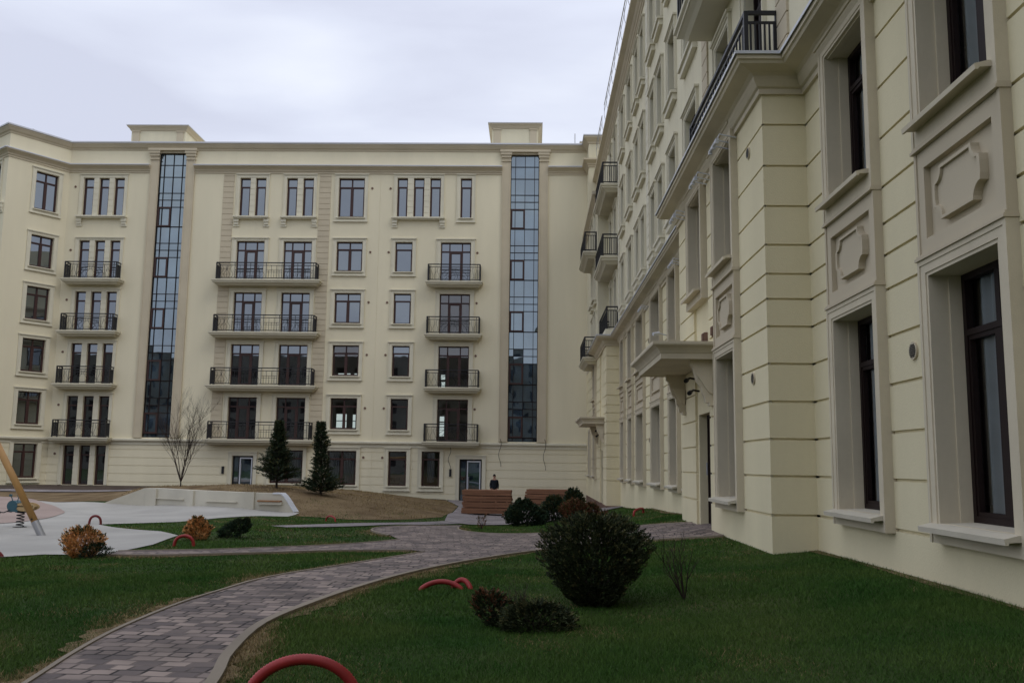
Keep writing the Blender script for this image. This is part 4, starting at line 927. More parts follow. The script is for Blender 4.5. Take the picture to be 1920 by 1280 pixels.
def green_ok(x, y):
    w = 0.17+0.12*np.sin(x*2.3+1)*np.sin(y*1.9)
    return wallok(x, y) & (edge_dist(x, y) > w*RNG.uniform(0.5, 1.8, x.shape))
g = blades('grass', GRASSM, [(-6, 4, 4.2, 9, 8500, 1, 1), (-8, 4, 9, 13, 4200, 1, 1.5), (-12, 4, 13, 19, 1500, 1.05, 2.4), (-13, 4, 19, 31, 420, 1.1, 4.0), (-13, 4, 31, 42, 110, 1.1, 6)], EX, 0.038, 0.005, 0.8, keep=green_ok)
tag(g, 'short dark green lawn grass across the courtyard', 'grass')
def near_edge(d, lim):
    return lambda x, y: (edge_dist(x, y) < d*(0.6+0.5*np.sin(x*2.3+1)*np.sin(y*1.9))*RNG.uniform(0.3, 1.5, x.shape)) & wallok(x, y)
dg = blades('dry_grass', DRYM, [(-6, 4, 4.2, 9, 7000, 0.8, 1.3), (-8, 4, 9, 14, 3500, 0.8, 1.9), (-12, 4, 14, 30, 1000, 0.8, 3.0)], [PATH, THIN, LUMP, CON, SOI], 0.045, 0.0065, 0.9, keep=near_edge(0.42, 0))
tag(dg, 'dry yellowed grass along the edges of the paved path', 'grass')
lg = blades('dry_grass', DRYM, [(-6, 4, 5, 9, 2600, 0.9, 1.1), (-9, 4, 9, 14, 1500, 0.9, 1.6), (-11, 4, 14, 30, 500, 1, 3)], EX, 0.036, 0.005, 1.0, keep=lambda x, y: wallok(x, y) & (np.sin(x*2.1+1.7*np.sin(y*1.1))*np.sin(y*1.6+1.3*np.cos(x*0.9))+0.35*np.sin(x*7+y*5) > RNG.uniform(0.45, 1.25, x.shape)))
tag(lg, 'faded straw coloured patches scattered through the green lawn', 'grass')
eg = blades('grass', GRASSM, [(-12, -3, 29, 36, 240, 1.1, 4.5)], [CON, LUMP, PATH, THIN], 0.038, 0.005, 0.8, keep=lambda x, y: inpoly(x, y, SOI) & (np.sin(x*2.2)*np.cos(y*1.3)+0.9 > (y-29.5)*0.32+RNG.uniform(0, 0.5, x.shape)))
tag(eg, 'sparse green grass creeping up the near foot of the earth bank', 'grass')
sg = blades('dry_grass', DRYM, [(-16, -3, 29, 50, 170, 1.2, 4)], [CON, LUMP], 0.06, 0.007, 0.9, keep=lambda x, y: inpoly(x, y, SOI) & (RNG.uniform(0, 1, x.shape) < 0.5+0.5*np.sin(x*1.3)*np.cos(y*0.8)))
tag(sg, 'thin dry grass on the bare earth bank behind the retaining wall', 'grass')
# ================================================================ PLANTS
BARK = mat('bark', (0.042, 0.030, 0.024), 0.9, 0.2, 0.3, 8, 0.5, 40)
def foliage_mat(name, a, b_, isl=0.5): return mat(name, a, 0.7, 0.2, 0, 6.0, 0, 1, 3, island=isl, col2=b_)
FDARK = foliage_mat('dark_juniper', (0.020, 0.028, 0.012), (0.042, 0.054, 0.020)); FTIP = foliage_mat('olive_tips', (0.065, 0.07, 0.025), (0.11, 0.10, 0.04))
FOR = foliage_mat('rusty_foliage', (0.55, 0.25, 0.085), (0.70, 0.40, 0.17)); FGR = foliage_mat('green_conifer', (0.018, 0.038, 0.020), (0.034, 0.060, 0.030)); FBR = foliage_mat('brown_foliage', (0.11, 0.045, 0.024), (0.19, 0.085, 0.04)); FYG = foliage_mat('mixed_green', (0.05, 0.055, 0.018), (0.09, 0.08, 0.03))
FCON = foliage_mat('dark_conifer', (0.014, 0.026, 0.012), (0.028, 0.044, 0.018))
def spray(b, p, d, ln, n, w, mi=0, spread=0.6):
    d = d.normalized()
    for i in range(n):
        t = (i+0.5)/n; q = p+d*ln*t*0.8
        r = Vector((random.gauss(0, 1), random.gauss(0, 1), random.gauss(0, 1))); dd = (d+r.normalized()*spread).normalized(); l = ln*(0.55-0.25*t)*random.uniform(0.7, 1.2)
        s = dd.cross(Vector((random.gauss(0, 1), random.gauss(0, 1), random.gauss(0, 1)))).normalized()*w*random.uniform(0.7, 1.2)
        k = len(b.v); e_ = q+dd*l; m_ = q+dd*l*0.45
        b.v += [tuple(q), tuple(m_+s), tuple(e_), tuple(m_-s)]; b.f.append((k, k+1, k+2, k+3)); b.m.append(mi)
def bush(name, label, cat, x, y, prof, n, ln, w, mats, tipfrac=0.1, lumps=7, lean=(0, 0), sx=1.0, sy=1.0, group=None, leaf_n=6, z0=0.0, stems=6, upb=0.5, lowfill=0.5):
    zb = g1(x, y)+z0; root = thing(name, label, cat, (x, y, zb), 0, group); b = MB()
    H = prof[-1][0]; zs = [p[0] for p in prof]; rs = [p[1] for p in prof]
    ph = [(random.uniform(0, 6.28), random.uniform(-1, 1), random.randint(2, 5)) for _ in range(lumps)]
    for i in range(n):
        z = H*random.random()**0.85; r = float(np.interp(z, zs, rs)); a = random.uniform(0, 2*pi)
        lump = 1+0.16*sum(sin(a*k+p_+z/H*6*q) for p_, q, k in ph)/2.2
        rad = r*lump*(lowfill+(1-lowfill)*random.random()**0.6)*random.uniform(0.9, 1.07)
        c = Vector((cos(a)*rad*sx+lean[0]*z/H, sin(a)*rad*sy+lean[1]*z/H, z*(1+0.07*sin(a*3+ph[0][0]))))
        d = Vector((cos(a), sin(a), upb+0.9*(z/H)**2))
        outer = rad > 0.8*r*lump or z > 0.85*H
        mi = 1 if (outer and random.random() < tipfrac*(0.4+1.6*z/H)) else 0
        spray(b, c, d, ln*random.uniform(0.7, 1.3), leaf_n, w, mi)
    b.build('foliage', mats, root)
    if stems:
        s = MB()
        for i in range(stems):
            a = 2*pi*i/stems+random.random(); zt = H*random.uniform(0.45, 0.8); r = float(np.interp(zt, zs, rs))*0.6
            s.tube([(0.02*cos(a), 0.02*sin(a), -0.03), (0.3*r*cos(a)*sx, 0.3*r*sin(a)*sy, zt*0.4), (r*cos(a)*sx+lean[0]*0.6, r*sin(a)*sy, zt)], [0.016*H+0.006, 0.01*H+0.004, 0.004], 5)
        s.build('stem', BARK, root)
    return root
bush('juniper_bush', 'largest dark green bush, wide topped and narrow footed, on the near right lawn', 'bush', 0.66, 9.75, [(0, 0.15), (0.10, 0.27), (0.25, 0.40), (0.42, 0.50), (0.60, 0.53), (0.72, 0.46), (0.80, 0.34), (0.85, 0.16)], 5600, 0.075, 0.008, [FDARK, FTIP], 0.16, sy=0.95, upb=0.4, lowfill=0.25, leaf_n=7, lumps=6)
bush('creeping_juniper', 'low dark spreading juniper in front and left of the largest bush', 'bush', 0.06, 8.45, [(0, 0.30), (0.08, 0.34), (0.15, 0.24), (0.21, 0.08)], 1500, 0.07, 0.0065, [FDARK, FTIP], 0.16, sx=1.0, sy=0.6, upb=0.2)
bush('creeping_juniper', 'raised arching brown tipped juniper clump at the left end of the low spreading one', 'bush', -0.26, 8.62, [(0, 0.07), (0.10, 0.13), (0.22, 0.13), (0.29, 0.04)], 700, 0.07, 0.0065, [FDARK, FBR], 0.3, lean=(-0.16, 0), sx=1.1, sy=0.7)
bush('thuja_bush', 'round rusty orange bush beside the pale playground paving, furthest left', 'bush', -7.72, 15.9, [(0.0, 0.13), (0.10, 0.25), (0.21, 0.33), (0.33, 0.33), (0.42, 0.22), (0.47, 0.07)], 1500, 0.085, 0.011, [FOR, FYG], 0.25, sy=0.85, lowfill=0.2, stems=4, lumps=14, leaf_n=5)
bush('creeping_juniper', 'small dark green juniper at the foot of the furthest left rusty bush', 'bush', -7.50, 15.78, [(0, 0.13), (0.08, 0.20), (0.15, 0.15), (0.22, 0.05)], 330, 0.07, 0.008, [FGR, FDARK], 0.4, lean=(0.1, 0), sx=1.3)
bush('thuja_bush', 'rusty orange bush with green base beside the small dark juniper on the middle lawn', 'bush', -6.93, 19.2, [(0, 0.16), (0.10, 0.27), (0.23, 0.28), (0.34, 0.17), (0.42, 0.05)], 1400, 0.08, 0.012, [FOR, FYG], 0.3, sy=0.85, stems=3, lumps=12, lowfill=0.2)
bush('creeping_juniper', 'dark green juniper leaning right beside the rusty bush on the middle lawn', 'bush', -6.5, 19.8, [(0, 0.14), (0.12, 0.22), (0.24, 0.22), (0.36, 0.07)], 900, 0.08, 0.011, [FGR, FDARK], 0.4, lean=(0.36, 0), sx=1.2)
bush('juniper_bush', 'broad green conifer bush in front of the stacked timber', 'bush', -0.15, 29.2, [(0, 0.40), (0.15, 0.56), (0.35, 0.62), (0.50, 0.44), (0.62, 0.22), (0.72, 0.06)], 1900, 0.15, 0.02, [FGR, FDARK], 0.3, sx=1.05, lean=(-0.1, 0))
bush('juniper_bush', 'green conifer bush right behind the broad one, before the second timber stack', 'bush', 0.75, 31.2, [(0, 0.30), (0.2, 0.48), (0.45, 0.44), (0.65, 0.25), (0.76, 0.08)], 1200, 0.15, 0.02, [FGR, FYG], 0.3)
bush('thuja_bush', 'mottled yellow green bush, tallest behind the two rusty ones near the far doorway', 'bush', 1.42, 31.8, [(0, 0.26), (0.25, 0.38), (0.5, 0.36), (0.75, 0.24), (0.92, 0.06)], 1200, 0.14, 0.02, [FYG, FGR], 0.35)
bush('thuja_bush', 'rusty brown bush just above the top of the largest bush', 'bush', 1.36, 28.6, [(0, 0.2), (0.2, 0.36), (0.4, 0.38), (0.55, 0.2), (0.62, 0.06)], 1000, 0.12, 0.018, [FBR, FYG], 0.3)
bush('thuja_bush', 'small rusty bush to the right of its larger rusty neighbour', 'bush', 1.85, 29.0, [(0, 0.15), (0.18, 0.25), (0.34, 0.22), (0.46, 0.06)], 500, 0.11, 0.018, [FBR, FYG], 0.3)
bush('shrub_tuft', 'tiny brown shrub tuft on the lawn island below the timber stack', 'shrub', -1.43, 26.6, [(0, 0.05), (0.15, 0.10), (0.3, 0.08)], 60, 0.13, 0.006, [FBR, FDARK], 0.3, upb=1.5)
bush('shrub_tuft', 'small dark tuft between the largest bush and the far right lawn', 'shrub', 2.12, 27.2, [(0, 0.10), (0.15, 0.16), (0.26, 0.06)], 110, 0.12, 0.01, [FBR, FGR], 0.3, upb=1.0)
def twiggy(name, label, cat, x, y, h, n, spread, r0, depth=3, lean=(0, 0), kids=(3, 5), trunk=0.0, up=0.7):
    zb = g1(x, y)-0.02; root = thing(name, label, cat, (x, y, zb)); b = MB(); tw = MB()
    def grow(p, d, ln, r, lv):
        pts = [p]; dd = d.copy(); m_ = 5
        for i in range(m_):
            dd = (dd+Vector((random.gauss(0, 0.09), random.gauss(0, 0.09), 0.07*up))).normalized(); pts.append(pts[-1]+dd*ln/m_)
        (b if lv == 0 else tw).tube(pts, [r*(1-0.75*i/m_) for i in range(m_+1)], 5 if lv < 2 else 3, caps=False)
        if lv < depth:
            for _ in range(random.randint(*kids)):
                t = random.uniform(0.25, 0.95); i = int(t*m_); q = pts[i].lerp(pts[min(i+1, m_)], t*m_-i)
                s_ = Vector((random.gauss(0, 1), random.gauss(0, 1), random.gauss(0, 0.3))).normalized(); nd = (dd+s_*0.65+Vector((0, 0, 0.25*up))).normalized()
                grow(q, nd, ln*random.uniform(0.38, 0.6), r*0.45, lv+1)
    base = Vector((0, 0, 0))
    if trunk: b.tube([(0, 0, 0), (0.01, 0, trunk*0.5), (0, 0, trunk)], [r0*1.5, r0*1.2, r0], 7); base = Vector((0, 0, trunk))
    for i in range(n):
        a = 2*pi*i/n+random.uniform(-0.4, 0.4); s_ = spread*random.uniform(0.4, 1.0)
        grow(base, Vector((cos(a)*s_+lean[0], sin(a)*s_+lean[1], 1)).normalized(), h*random.uniform(0.7, 1.0), r0*0.75, 0)
    b.build('trunk' if trunk else 'stem', BARK, root); tw.build('branches', BARK, root); return root
random.seed(21)
twiggy('bare_tree', 'leafless young tree with upright branches behind the pale retaining wall', 'tree', -14.0, 36.6, 2.6, 8, 0.42, 0.024, 3, trunk=0.2, kids=(5, 7))
twiggy('bare_shrub', 'thin leafless twigs standing right of the largest bush', 'shrub', 1.60, 9.85, 0.60, 7, 0.32, 0.011, 2, lean=(-0.22, 0), kids=(3, 5))
twiggy('bare_shrub', 'thin leafless twigs behind the low spreading juniper, left of the largest bush', 'shrub', -0.12, 9.3, 0.30, 10, 0.7, 0.0055, 2, lean=(0.1, 0), kids=(3, 5))
def conifer(label, x, y, H, prof, nb, seed, lean=0.0, z0=0.28):
    random.seed(seed); zb = g1(x, y); root = thing('conifer_tree', label, 'tree', (x, y, zb)); t = MB(); t.tube([(0, 0, -0.1), (lean*0.3, 0, H*0.4), (lean, 0, H*0.97)], [0.05, 0.035, 0.008], 7); t.build('trunk', BARK, root)
    b = MB(); zs = [p[0] for p in prof]; rs = [p[1] for p in prof]; tb = MB()
    for i in range(nb):
        f_ = random.random()**0.9; z = z0+(H-z0)*f_; a = random.uniform(0, 2*pi); r = float(np.interp(f_, zs, rs))*random.uniform(0.5, 1.0)*(1+0.36*sin(2*a+f_*19)+0.2*sin(5*a-f_*41)); cx = lean*z/H
        tip = Vector((cx+cos(a)*r, sin(a)*r, z+0.12*r+0.05)); st = Vector((cx, 0, z-0.05*r))
        if i % 3 == 0: tb.tube([st, st.lerp(tip, 0.5)+Vector((0, 0, -0.03)), tip], [0.012, 0.008, 0.003], 4, caps=False)
        m_ = max(2, int(r/0.09))
        for k in range(m_): 
            p = st.lerp(tip, 0.25+0.75*(k+random.random())/m_)
            spray(b, p, Vector((cos(a), sin(a), 0.35)), 0.17, 7, 0.015, 1 if random.random() < 0.12 else 0, 0.9)
    b.build('crown', [FCON, FYG], root); tb.build('branches', BARK, root)
    return root
conifer('left of the two dark green conifers by the retaining wall, trunk showing below its crown', -9.9, 35.7, 2.55, [(0, 0.45), (0.08, 0.78), (0.22, 0.72), (0.35, 0.48), (0.6, 0.30), (0.85, 0.16), (1, 0.03)], 900, 5)
conifer('right of the two dark green conifers, narrow spire over a wide bushy foot', -8.05, 35.2, 2.72, [(0, 0.62), (0.12, 0.70), (0.28, 0.45), (0.36, 0.26), (0.6, 0.25), (0.85, 0.17), (1, 0.03)], 950, 9, -0.1, 0.08)
# ================================================================ RETAINING WALL
WB = smooth_poly([(-16.21, 34.5), (-14.01, 33.98), (-12.18, 32.84), (-9.89, 31.84), (-8.08, 31.44)], False, 6)
rw = thing('retaining_wall', 'long low pale concrete retaining wall curving behind the playground paving', 'wall', (-12, 33, -1.7))
b = MB(); P = [Vector(p) for p in WB]; n = len(P); cum = [0]
for i in range(1, n): cum.append(cum[-1]+(P[i]-P[i-1]).length)
Lw = cum[-1]; T = 0.30
def wtop(s): 
    t = s/Lw; full = -0.99-0.08*t
    return min(full, -1.66+(full+1.66)*min(1, s/1.9)) if s < 1.9 else (full if s < Lw-0.5 else full-(0.62*((s-(Lw-0.5))/0.5)**1.3))
for i, p in enumerate(P):
    d_ = (P[min(i+1, n-1)]-P[max(i-1, 0)]).normalized(); nn = Vector((-d_.y, d_.x))
    for o_, z in ((0, -1.9), (0, wtop(cum[i])), (T, wtop(cum[i])), (T, -1.9)): q = p+nn*o_; b.v.append((q.x, q.y, z))
for i in range(n-1):
    for a in range(4): c = (a+1) % 4; b.f.append((i*4+a, i*4+4+a, i*4+4+c, i*4+c)); b.m.append(0)
b.f += [(0, 1, 2, 3), ((n-1)*4, (n-1)*4+3, (n-1)*4+2, (n-1)*4+1)]; b.m += [0, 0]
link('wall_body', b.mesh('wall_body', WALLC), rw, (12, -33, 1.7))
def wp(s, o_=0.0):
    for i in range(n-1):
        if s <= cum[i+1] or i == n-2:
            t = (s-cum[i])/(cum[i+1]-cum[i]); p = P[i].lerp(P[i+1], t); d_ = (P[i+1]-P[i]).normalized(); return p+Vector((d_.y, -d_.x))*o_, math.atan2(d_.y, d_.x)
def wbox(name, s0, s1, z0, z1, pr, M, back=0.05):
    m_ = MB(); k = 6
    pts = [wp(s0+(s1-s0)*i/k, 0)[0] for i in range(k+1)]; out_ = [wp(s0+(s1-s0)*i/k, pr)[0] for i in range(k+1)]; ba = [wp(s0+(s1-s0)*i/k, -back)[0] for i in range(k+1)]
    for i in range(k+1):
        for q, z in ((ba[i], z0), (out_[i], z0), (out_[i], z1), (ba[i], z1)): m_.v.append((q.x, q.y, z))
    for i in range(k):
        for a in range(4): c = (a+1) % 4; m_.f.append((i*4+a, i*4+4+a, i*4+4+c, i*4+c)); m_.m.append(0)
    m_.f += [(0, 1, 2, 3), (k*4+3, k*4+2, k*4+1, k*4)]; m_.m += [0, 0]
    link(name, m_.mesh(name, M), rw, (12, -33, 1.7))
WOODL = mat('warm_timber_slats', (0.26, 0.135, 0.065), 0.7, 0.2, 0.2, 3, stretch=(1, 8, 8))
b0 = -1.9
for (s0, s1) in ((2.0, 2.5), (4.3, 4.62), (6.95, 7.3)): wbox('buttress', s0, s1, b0, -1.04, 0.07, WALLC)
for (s0, s1, z) in ((2.5, 4.1, -1.36), (5.2, 6.6, -1.38)): wbox('ledge', s0, s1, z-0.03, z, 0.07, WALLC); 
wbox('ledge', 7.45, 8.35, -1.44, -1.35, 0.12, WALLC); wbox('seat_slats', 7.48, 8.32, -1.348, -1.30, 0.16, WOODL)
m_ = MB(); k = 0
for i in range(9):
    s = Lw-0.8+0.799*i/8; q, a = wp(s, 0); z = wtop(s)
    for (o_, dz) in ((0.03, -0.025), (0.03, 0.02), (-0.33, 0.02), (-0.33, -0.025)):
        q2 = wp(s, o_)[0]; m_.v.append((q2.x+0.02*(i == 8), q2.y, z+dz))
for i in range(8):
    for a in range(4): c = (a+1) % 4; m_.f.append((i*4+a, i*4+4+a, i*4+4+c, i*4+c)); m_.m.append(0)
link('end_cap', m_.mesh('end_cap', WHITEAL), rw, (12, -33, 1.7))

# ================================================================ HOSE HOOPS
HOSE = mat('red_corrugated_hose', (0.30, 0.022, 0.020), 0.5, 0.4, 0.15, 6)
HOSED = mat('dark_red_hose', (0.16, 0.020, 0.020), 0.55, 0.35, 0.15, 6)
def hoop(label, xa, ya, xb, yb, h, r, M=HOSE, flat=1.0, n=56, ridge=0.07):
    cx, cy = (xa+xb)/2, (ya+yb)/2; zb = g1(cx, cy); b = MB(); pts = []
    for i in range(n+1):
        a = pi*i/n; c = cos(a); s_ = sin(a)**flat; x = cx-(xb-xa)/2*c; y = cy-(yb-ya)/2*c; pts.append((x, y, g1(x, y)-0.05+(h+0.05)*s_))
    b.tube(pts, r, 10, ridge=ridge)
    o = b.build('hose_hoop', M, None, smooth=True)
    # origin at the base
    for v in o.data.vertices: v.co -= Vector((cx, cy, zb))
    o.location = (cx, cy, zb); return tag(o, label, 'hose', 'red hose hoops stuck in the lawns')
hoop('large red corrugated hose hoop at the bottom edge of the picture', -1.77, 5.88, -1.07, 5.95, 0.275, 0.035, flat=0.9, n=110)
hoop('red hose hoop in front of the middle rusty bush', -6.90, 17.9, -6.54, 17.95, 0.20, 0.032, flat=0.6)
hoop('narrow tall red hose hoop at the tip of the thin grass wedge', -11.66, 24.3, -11.40, 24.4, 0.24, 0.032, HOSED, flat=0.5)
hoop('small faint red hose hoop below the earth bank', -6.35, 28.6, -6.0, 28.35, 0.17, 0.026, flat=0.6)
hoop('red hose hoop on the far right lawn close to the wall', 3.02, 27.6, 3.42, 28.6, 0.17, 0.035, flat=0.22)
hoop('dark red hose hoop cut by the left edge of the picture', -9.7, 15.75, -9.08, 15.9, 0.16, 0.03, HOSED)
cx, cy = -1.0, 11.05
def arch(label, x0, y0, x1, y1, h, bow):
    zb = g1((x0+x1)/2, (y0+y1)/2); b = MB(); pts = []
    for i in range(61):
        t = i/60; x = x0+(x1-x0)*t; y = y0+(y1-y0)*t+bow*sin(pi*t); pts.append((x-(x0+x1)/2, y-(y0+y1)/2, -0.03+(h+0.03)*sin(pi*t)**0.55))
    b.tube(pts, 0.030, 10, ridge=0.06); tag(b.build('hose_hoop', HOSE, None, ((x0+x1)/2, (y0+y1)/2, zb), smooth=True), label, 'hose', 'red hose hoops stuck in the lawns')
arch('long low red hose arch lying nearly flat on the near right lawn', -1.30, 10.95, -0.80, 11.0, 0.085, 0.05)
arch('short red hose arch crossing the end of the long low one', -0.93, 11.12, -0.70, 11.0, 0.095, 0.04)

# ================================================================ PLAYGROUND
POST = mat('varnished_round_timber', (0.36, 0.20, 0.065), 0.5, 0.35, 0.15, 3, 0.1, 20, stretch=(1, 1, 0.2))
sw = thing('swing_frame', 'leaning round timber post of a play frame at the left edge, with steel fittings', 'swing', (-10.98, 20.46, -1.7))
A0 = Vector((0, 0, 0.22)); A1 = Vector((-1.30, 0.0, 2.42)); dA = (A1-A0).normalized()
b = MB(); b.tube([A0, A0.lerp(A1, 0.5), A1], 0.076, 16); b.build('leg', POST, sw, smooth=True)
b = MB(); b.tube([(0.135, 0, -0.02), A0-dA*0.0+dA*0.12], 0.084, 14); b.box(-0.35, 0.2, -0.12, 0.12, -0.03, 0.006); b.build('foot_bracket', STEEL, sw)
b = MB(); b.tube([A1-dA*0.16, A1+dA*0.10], 0.095, 12); b.box(A1.x-0.42, A1.x-0.02, -0.10, 0.10, A1.z-0.26, A1.z-0.02); b.build('top_bracket', STEEL, sw)
b = MB(); b.tube([(A1.x-0.2, 0, A1.z-0.12), (A1.x-3.2, 0.1, A1.z-0.12)], 0.085, 14); b.build('crossbeam', POST, sw, smooth=True)
b = MB(); b.tube([(A1.x-3.1, 0.1, A1.z-0.1), (A1.x-4.4, 0.1, 0.0)], 0.085, 14); b.build('leg', POST, sw, smooth=True)
b = MB(); b.tube([(A1.x-0.2, 0, A1.z-0.2), (A1.x-0.6, 1.6, 0.02)], 0.085, 14); b.build('leg', POST, sw, smooth=True)
b = MB()
for t in (0.07, 0.93):
    q = A0.lerp(A1, t); b.tube([q+Vector((0.0, -0.1, 0)), q+Vector((0.0, -0.075, 0))], 0.02, 6)
b.build('bolt', IRON, sw)
BLUE = mat('petrol_blue_paint', (0.035, 0.10, 0.13), 0.4, 0.5); SEATM = mat('sand_coloured_panel', (0.42, 0.30, 0.15), 0.5, 0.4)
sp = thing('spring_rider', 'small blue and sand insect shaped spring rider on a black coil spring', 'spring toy', (-12.7, 22.85, g1(-12.7, 22.85)+0.02))
b = MB(); b.tube([(0.085*cos(a*0.5), 0.085*sin(a*0.5), 0.02+a*0.0083*0.5*1.45) for a in range(0, 60)], 0.014, 6); b.tube([(0, 0, 0), (0, 0, 0.012)], 0.16, 16); b.tube([(0, 0, 0.36), (0, 0, 0.385)], 0.13, 12); b.build('spring', IRON, sp)
def disc(b, cx, cz, rx, rz_, y0, y1, k=20, f=None):
    b.prism([(cx+rx*cos(2*pi*i/k), cz+rz_*sin(2*pi*i/k)) for i in range(k)], y0, y1, tf=lambda p, q, t: (p, t, q))
b = MB()
for y0 in (-0.13, 0.11): disc(b, 0.14, 0.50, 0.26, 0.105, y0, y0+0.02)
b.box(-0.05, 0.36, -0.13, 0.13, 0.50, 0.525); b.build('seat', SEATM, sp)
b = MB(); disc(b, -0.16, 0.52, 0.13, 0.135, -0.14, 0.14); b.prism([(-0.28, 0.40), (-0.02, 0.37), (-0.02, 0.44), (-0.22, 0.46)], -0.135, 0.135, tf=lambda p, q, t: (p, t, q)); b.build('head', BLUE, sp)
b = MB(); 
for dx in (-0.06, 0.05):
    b.tube([(-0.16+dx, 0, 0.62), (-0.17+dx*1.8, 0, 0.76)], 0.012, 5); disc(b, -0.175+dx*1.9, 0.775, 0.03, 0.03, -0.03, 0.03, 10)
b.build('antenna', BLUE, sp)
b = MB(); b.tube([(-0.2, -0.14, 0.42), (-0.34, -0.16, 0.36), (-0.46, -0.18, 0.37)], 0.013, 6); b.tube([(-0.42, -0.18, 0.36), (-0.52, -0.18, 0.37)], 0.03, 8); b.tube([(-0.2, 0.14, 0.42), (-0.34, 0.16, 0.36), (-0.46, 0.18, 0.37)], 0.013, 6); b.build('handle', IRON, sp)

# ================================================================ TIMBER STACKS
PL1 = mat('red_brown_timber', (0.21, 0.105, 0.06), 0.8, 0.2, 0.22, 1.5, 0.3, 30, 6, stretch=(0.6, 8, 8), island=0.28)
def stack(label, x0, x1, y0, y1, n, h, rot, seed):
    random.seed(seed); cx, cy = (x0+x1)/2, (y0+y1)/2; zb = g1(cx, cy)+0.05
    root = thing('timber_stack', label, 'timber', (cx, cy, zb), rot); z = 0.06; L_ = x1-x0; D = y1-y0
    b = MB(); 
    for xx in (-L_*0.36, 0, L_*0.36): b.box(xx-0.05, xx+0.05, -D/2+0.03, D/2-0.03, -0.1, 0.058)
    b.build('bearer', PL1, root)
    for i in range(n):
        b = MB(); k = 6; w = D/k; o = random.uniform(-0.04, 0.04); zz = z
        for j in range(k):
            e1, e2 = random.uniform(-0.03, 0.03), random.uniform(-0.03, 0.03); b.box(-L_/2+o+e1, L_/2+o+e2, -D/2+j*w+0.004+(random.uniform(-0.02, 0.015) if j == 0 else 0), -D/2+(j+1)*w-0.004, zz+random.uniform(0, 0.006), zz+h-0.004)
        b.build('plank_layer', PL1, root); z += h
        if i % 2 == 1 and i < n-1:
            b = MB()
            for xx in (-L_*0.42, -L_*0.1, L_*0.2, L_*0.43): b.box(xx-0.04, xx+0.04, -D/2+0.02, D/2-0.02, z, z+0.022)
            b.build('spacer', PL1, root); z += 0.024
stack('larger stack of red brown planks in front of the standing man', -3.02, -0.92, 40.3, 41.5, 8, 0.117, -0.04, 3)
stack('second stack of red brown planks, partly hidden by the green bushes', -0.25, 1.95, 46.6, 47.8, 8, 0.113, -0.12, 4)

# ================================================================ PERSON
SKIN = mat('skin', (0.42, 0.24, 0.17), 0.6, 0.3); HAIR = mat('dark_hair', (0.012, 0.009, 0.007), 0.7, 0.3); JACK = mat('dark_navy_jacket', (0.010, 0.013, 0.018), 0.8, 0.2, 0.3, 6); TROU = mat('dark_trousers', (0.014, 0.014, 0.018), 0.85, 0.2); SHOE = mat('dark_shoes', (0.01, 0.01, 0.01), 0.5, 0.4)
def skin_obj(name, verts, edges, radii, M, par, sub=2, root=0):
    me = bpy.data.meshes.new(name); me.from_pydata(verts, edges, []); o = bpy.data.objects.new(name, me); COL.objects.link(o); o.parent = par; me.materials.append(M)
    sm = o.modifiers.new('skin', 'SKIN'); sk = me.skin_vertices[0].data if me.skin_vertices else None
    if sk is None:
        bm = bmesh.new(); bm.from_mesh(me); bm.verts.layers.skin.verify(); bm.to_mesh(me); bm.free(); sk = me.skin_vertices[0].data
    for i, r in enumerate(radii): sk[i].radius = r if isinstance(r, tuple) else (r, r)
    sk[root].use_root = True; sm.use_smooth_shade = True
    ss = o.modifiers.new('sub', 'SUBSURF'); ss.levels = sub; ss.render_levels = sub
    return o
px, py = -2.16, 53.0; pz = g1(px, py)+0.035; hgt = 1.66
pr = thing('person', 'dark haired man in a dark navy jacket standing behind the larger plank stack', 'person', (px, py, pz), 0.1)
k = hgt/1.75
def S3_(*a): return tuple(x*k for x in a)
V_ = [S3_(0, 0, 0.95), S3_(0, 0, 1.12), S3_(0, -0.01, 1.30), S3_(0, 0, 1.42), S3_(0, 0, 1.50), S3_(0, -0.01, 1.58), S3_(0, -0.015, 1.68)]
E_ = [(0, 1), (1, 2), (2, 3), (3, 4), (4, 5), (5, 6)]; R_ = [(0.15, 0.11), (0.145, 0.105), (0.17, 0.12), (0.14, 0.09), (0.06, 0.06), (0.075, 0.085), (0.075, 0.085)]
for s in (-1, 1):
    i = len(V_); V_ += [S3_(s*0.10, 0, 0.86), S3_(s*0.115, -0.01, 0.48), S3_(s*0.12, 0.02, 0.09), S3_(s*0.14, -0.14, 0.035)]; E_ += [(0, i), (i, i+1), (i+1, i+2), (i+2, i+3)]; R_ += [(0.09, 0.09), (0.06, 0.06), (0.042, 0.042), (0.035, 0.03)]
    j = len(V_); V_ += [S3_(s*0.175, 0, 1.38), S3_(s*0.235, 0.03, 1.12), S3_(s*0.215, -0.08, 0.90), S3_(s*0.21, -0.12, 0.82)]; E_ += [(3, j), (j, j+1), (j+1, j+2), (j+2, j+3)]; R_ += [(0.065, 0.065), (0.045, 0.045), (0.032, 0.03), (0.03, 0.018)]
    for q in range(5):
        f_ = len(V_); ox = (q-2)*0.018
        if q < 4: V_ += [S3_(s*0.21+ox, -0.135, 0.775), S3_(s*0.21+ox*1.1, -0.13, 0.735-0.004*abs(q-1))]
        else: V_ += [S3_(s*0.18, -0.155, 0.80), S3_(s*0.173, -0.17, 0.77)]
        E_ += [(j+3, f_), (f_, f_+1)]; R_ += [(0.009, 0.009), (0.007, 0.007)]
skin_obj('body', V_, E_, R_, SKIN, pr, 2)
b = MB(); Hc = Vector(S3_(0, -0.02, 1.645)); 
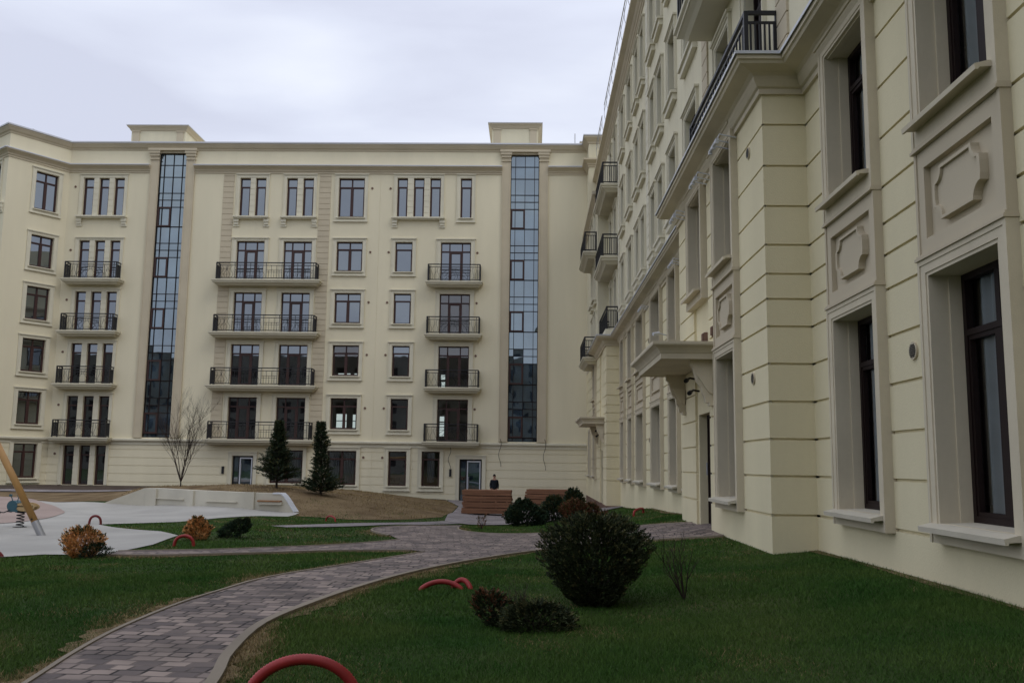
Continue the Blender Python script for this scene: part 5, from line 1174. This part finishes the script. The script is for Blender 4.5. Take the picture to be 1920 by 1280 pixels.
def ell(b, c, r, nu=16, nv=10, z_lo=-1.0, f=None):
    k0 = len(b.v)
    for i in range(nv+1):
        ph_ = -pi/2+pi*i/nv
        for j in range(nu): th_ = 2*pi*j/nu; b.v.append((c[0]+r[0]*cos(ph_)*cos(th_), c[1]+r[1]*cos(ph_)*sin(th_), c[2]+r[2]*sin(ph_)))
    for i in range(nv):
        for j in range(nu): q = (j+1) % nu; b.f.append((k0+i*nu+j, k0+i*nu+q, k0+(i+1)*nu+q, k0+(i+1)*nu+j)); b.m.append(0)
ell(b, (Hc.x, Hc.y+0.035, Hc.z+0.045), (0.084, 0.088, 0.085)); b.build('hair', HAIR, pr, smooth=True)
b = MB(); ell(b, (0, -0.118, Hc.z-0.012), (0.014, 0.022, 0.024), 8, 6)
for s in (-1, 1): ell(b, (s*0.083, -0.01, Hc.z-0.01), (0.012, 0.022, 0.032), 8, 6)
b.build('nose_and_ears', SKIN, pr, smooth=True)
b = MB()
for s in (-1, 1): ell(b, (s*0.032, -0.1, Hc.z+0.012), (0.012, 0.012, 0.008), 8, 6)
ell(b, (0, -0.098, Hc.z-0.052), (0.026, 0.012, 0.006), 8, 6); b.build('face_features', HAIR, pr, smooth=True)
jv = [S3_(0, 0, 0.84), S3_(0, 0, 1.0), S3_(0, 0, 1.15), S3_(0, -0.01, 1.30), S3_(0, 0, 1.41), S3_(0, 0.01, 1.475)]; je = [(0, 1), (1, 2), (2, 3), (3, 4), (4, 5)]; jr = [(0.185, 0.14), (0.185, 0.14), (0.18, 0.135), (0.195, 0.145), (0.165, 0.115), (0.085, 0.085)]
for s in (-1, 1):
    j = len(jv); jv += [S3_(s*0.175, 0, 1.37), S3_(s*0.235, 0.03, 1.12), S3_(s*0.215, -0.075, 0.90)]; je += [(4, j), (j, j+1), (j+1, j+2)]; jr += [(0.085, 0.08), (0.065, 0.06), (0.05, 0.045)]
skin_obj('jacket', jv, je, jr, JACK, pr, 2)
tv = [S3_(0, 0, 0.97), S3_(0, 0, 0.90)]; te = [(0, 1)]; tr_ = [(0.165, 0.12), (0.16, 0.12)]
for s in (-1, 1):
    j = len(tv); tv += [S3_(s*0.10, 0, 0.82), S3_(s*0.115, -0.01, 0.48), S3_(s*0.12, 0.02, 0.10)]; te += [(1, j), (j, j+1), (j+1, j+2)]; tr_ += [(0.10, 0.10), (0.078, 0.08), (0.06, 0.065)]
skin_obj('trousers', tv, te, tr_, TROU, pr, 2)
for s in (-1, 1):
    b = MB(); ell(b, (s*0.128*k, -0.06*k, 0.03*k), (0.05, 0.14, 0.04), 12, 8); b.build('shoe', SHOE, pr, smooth=True)
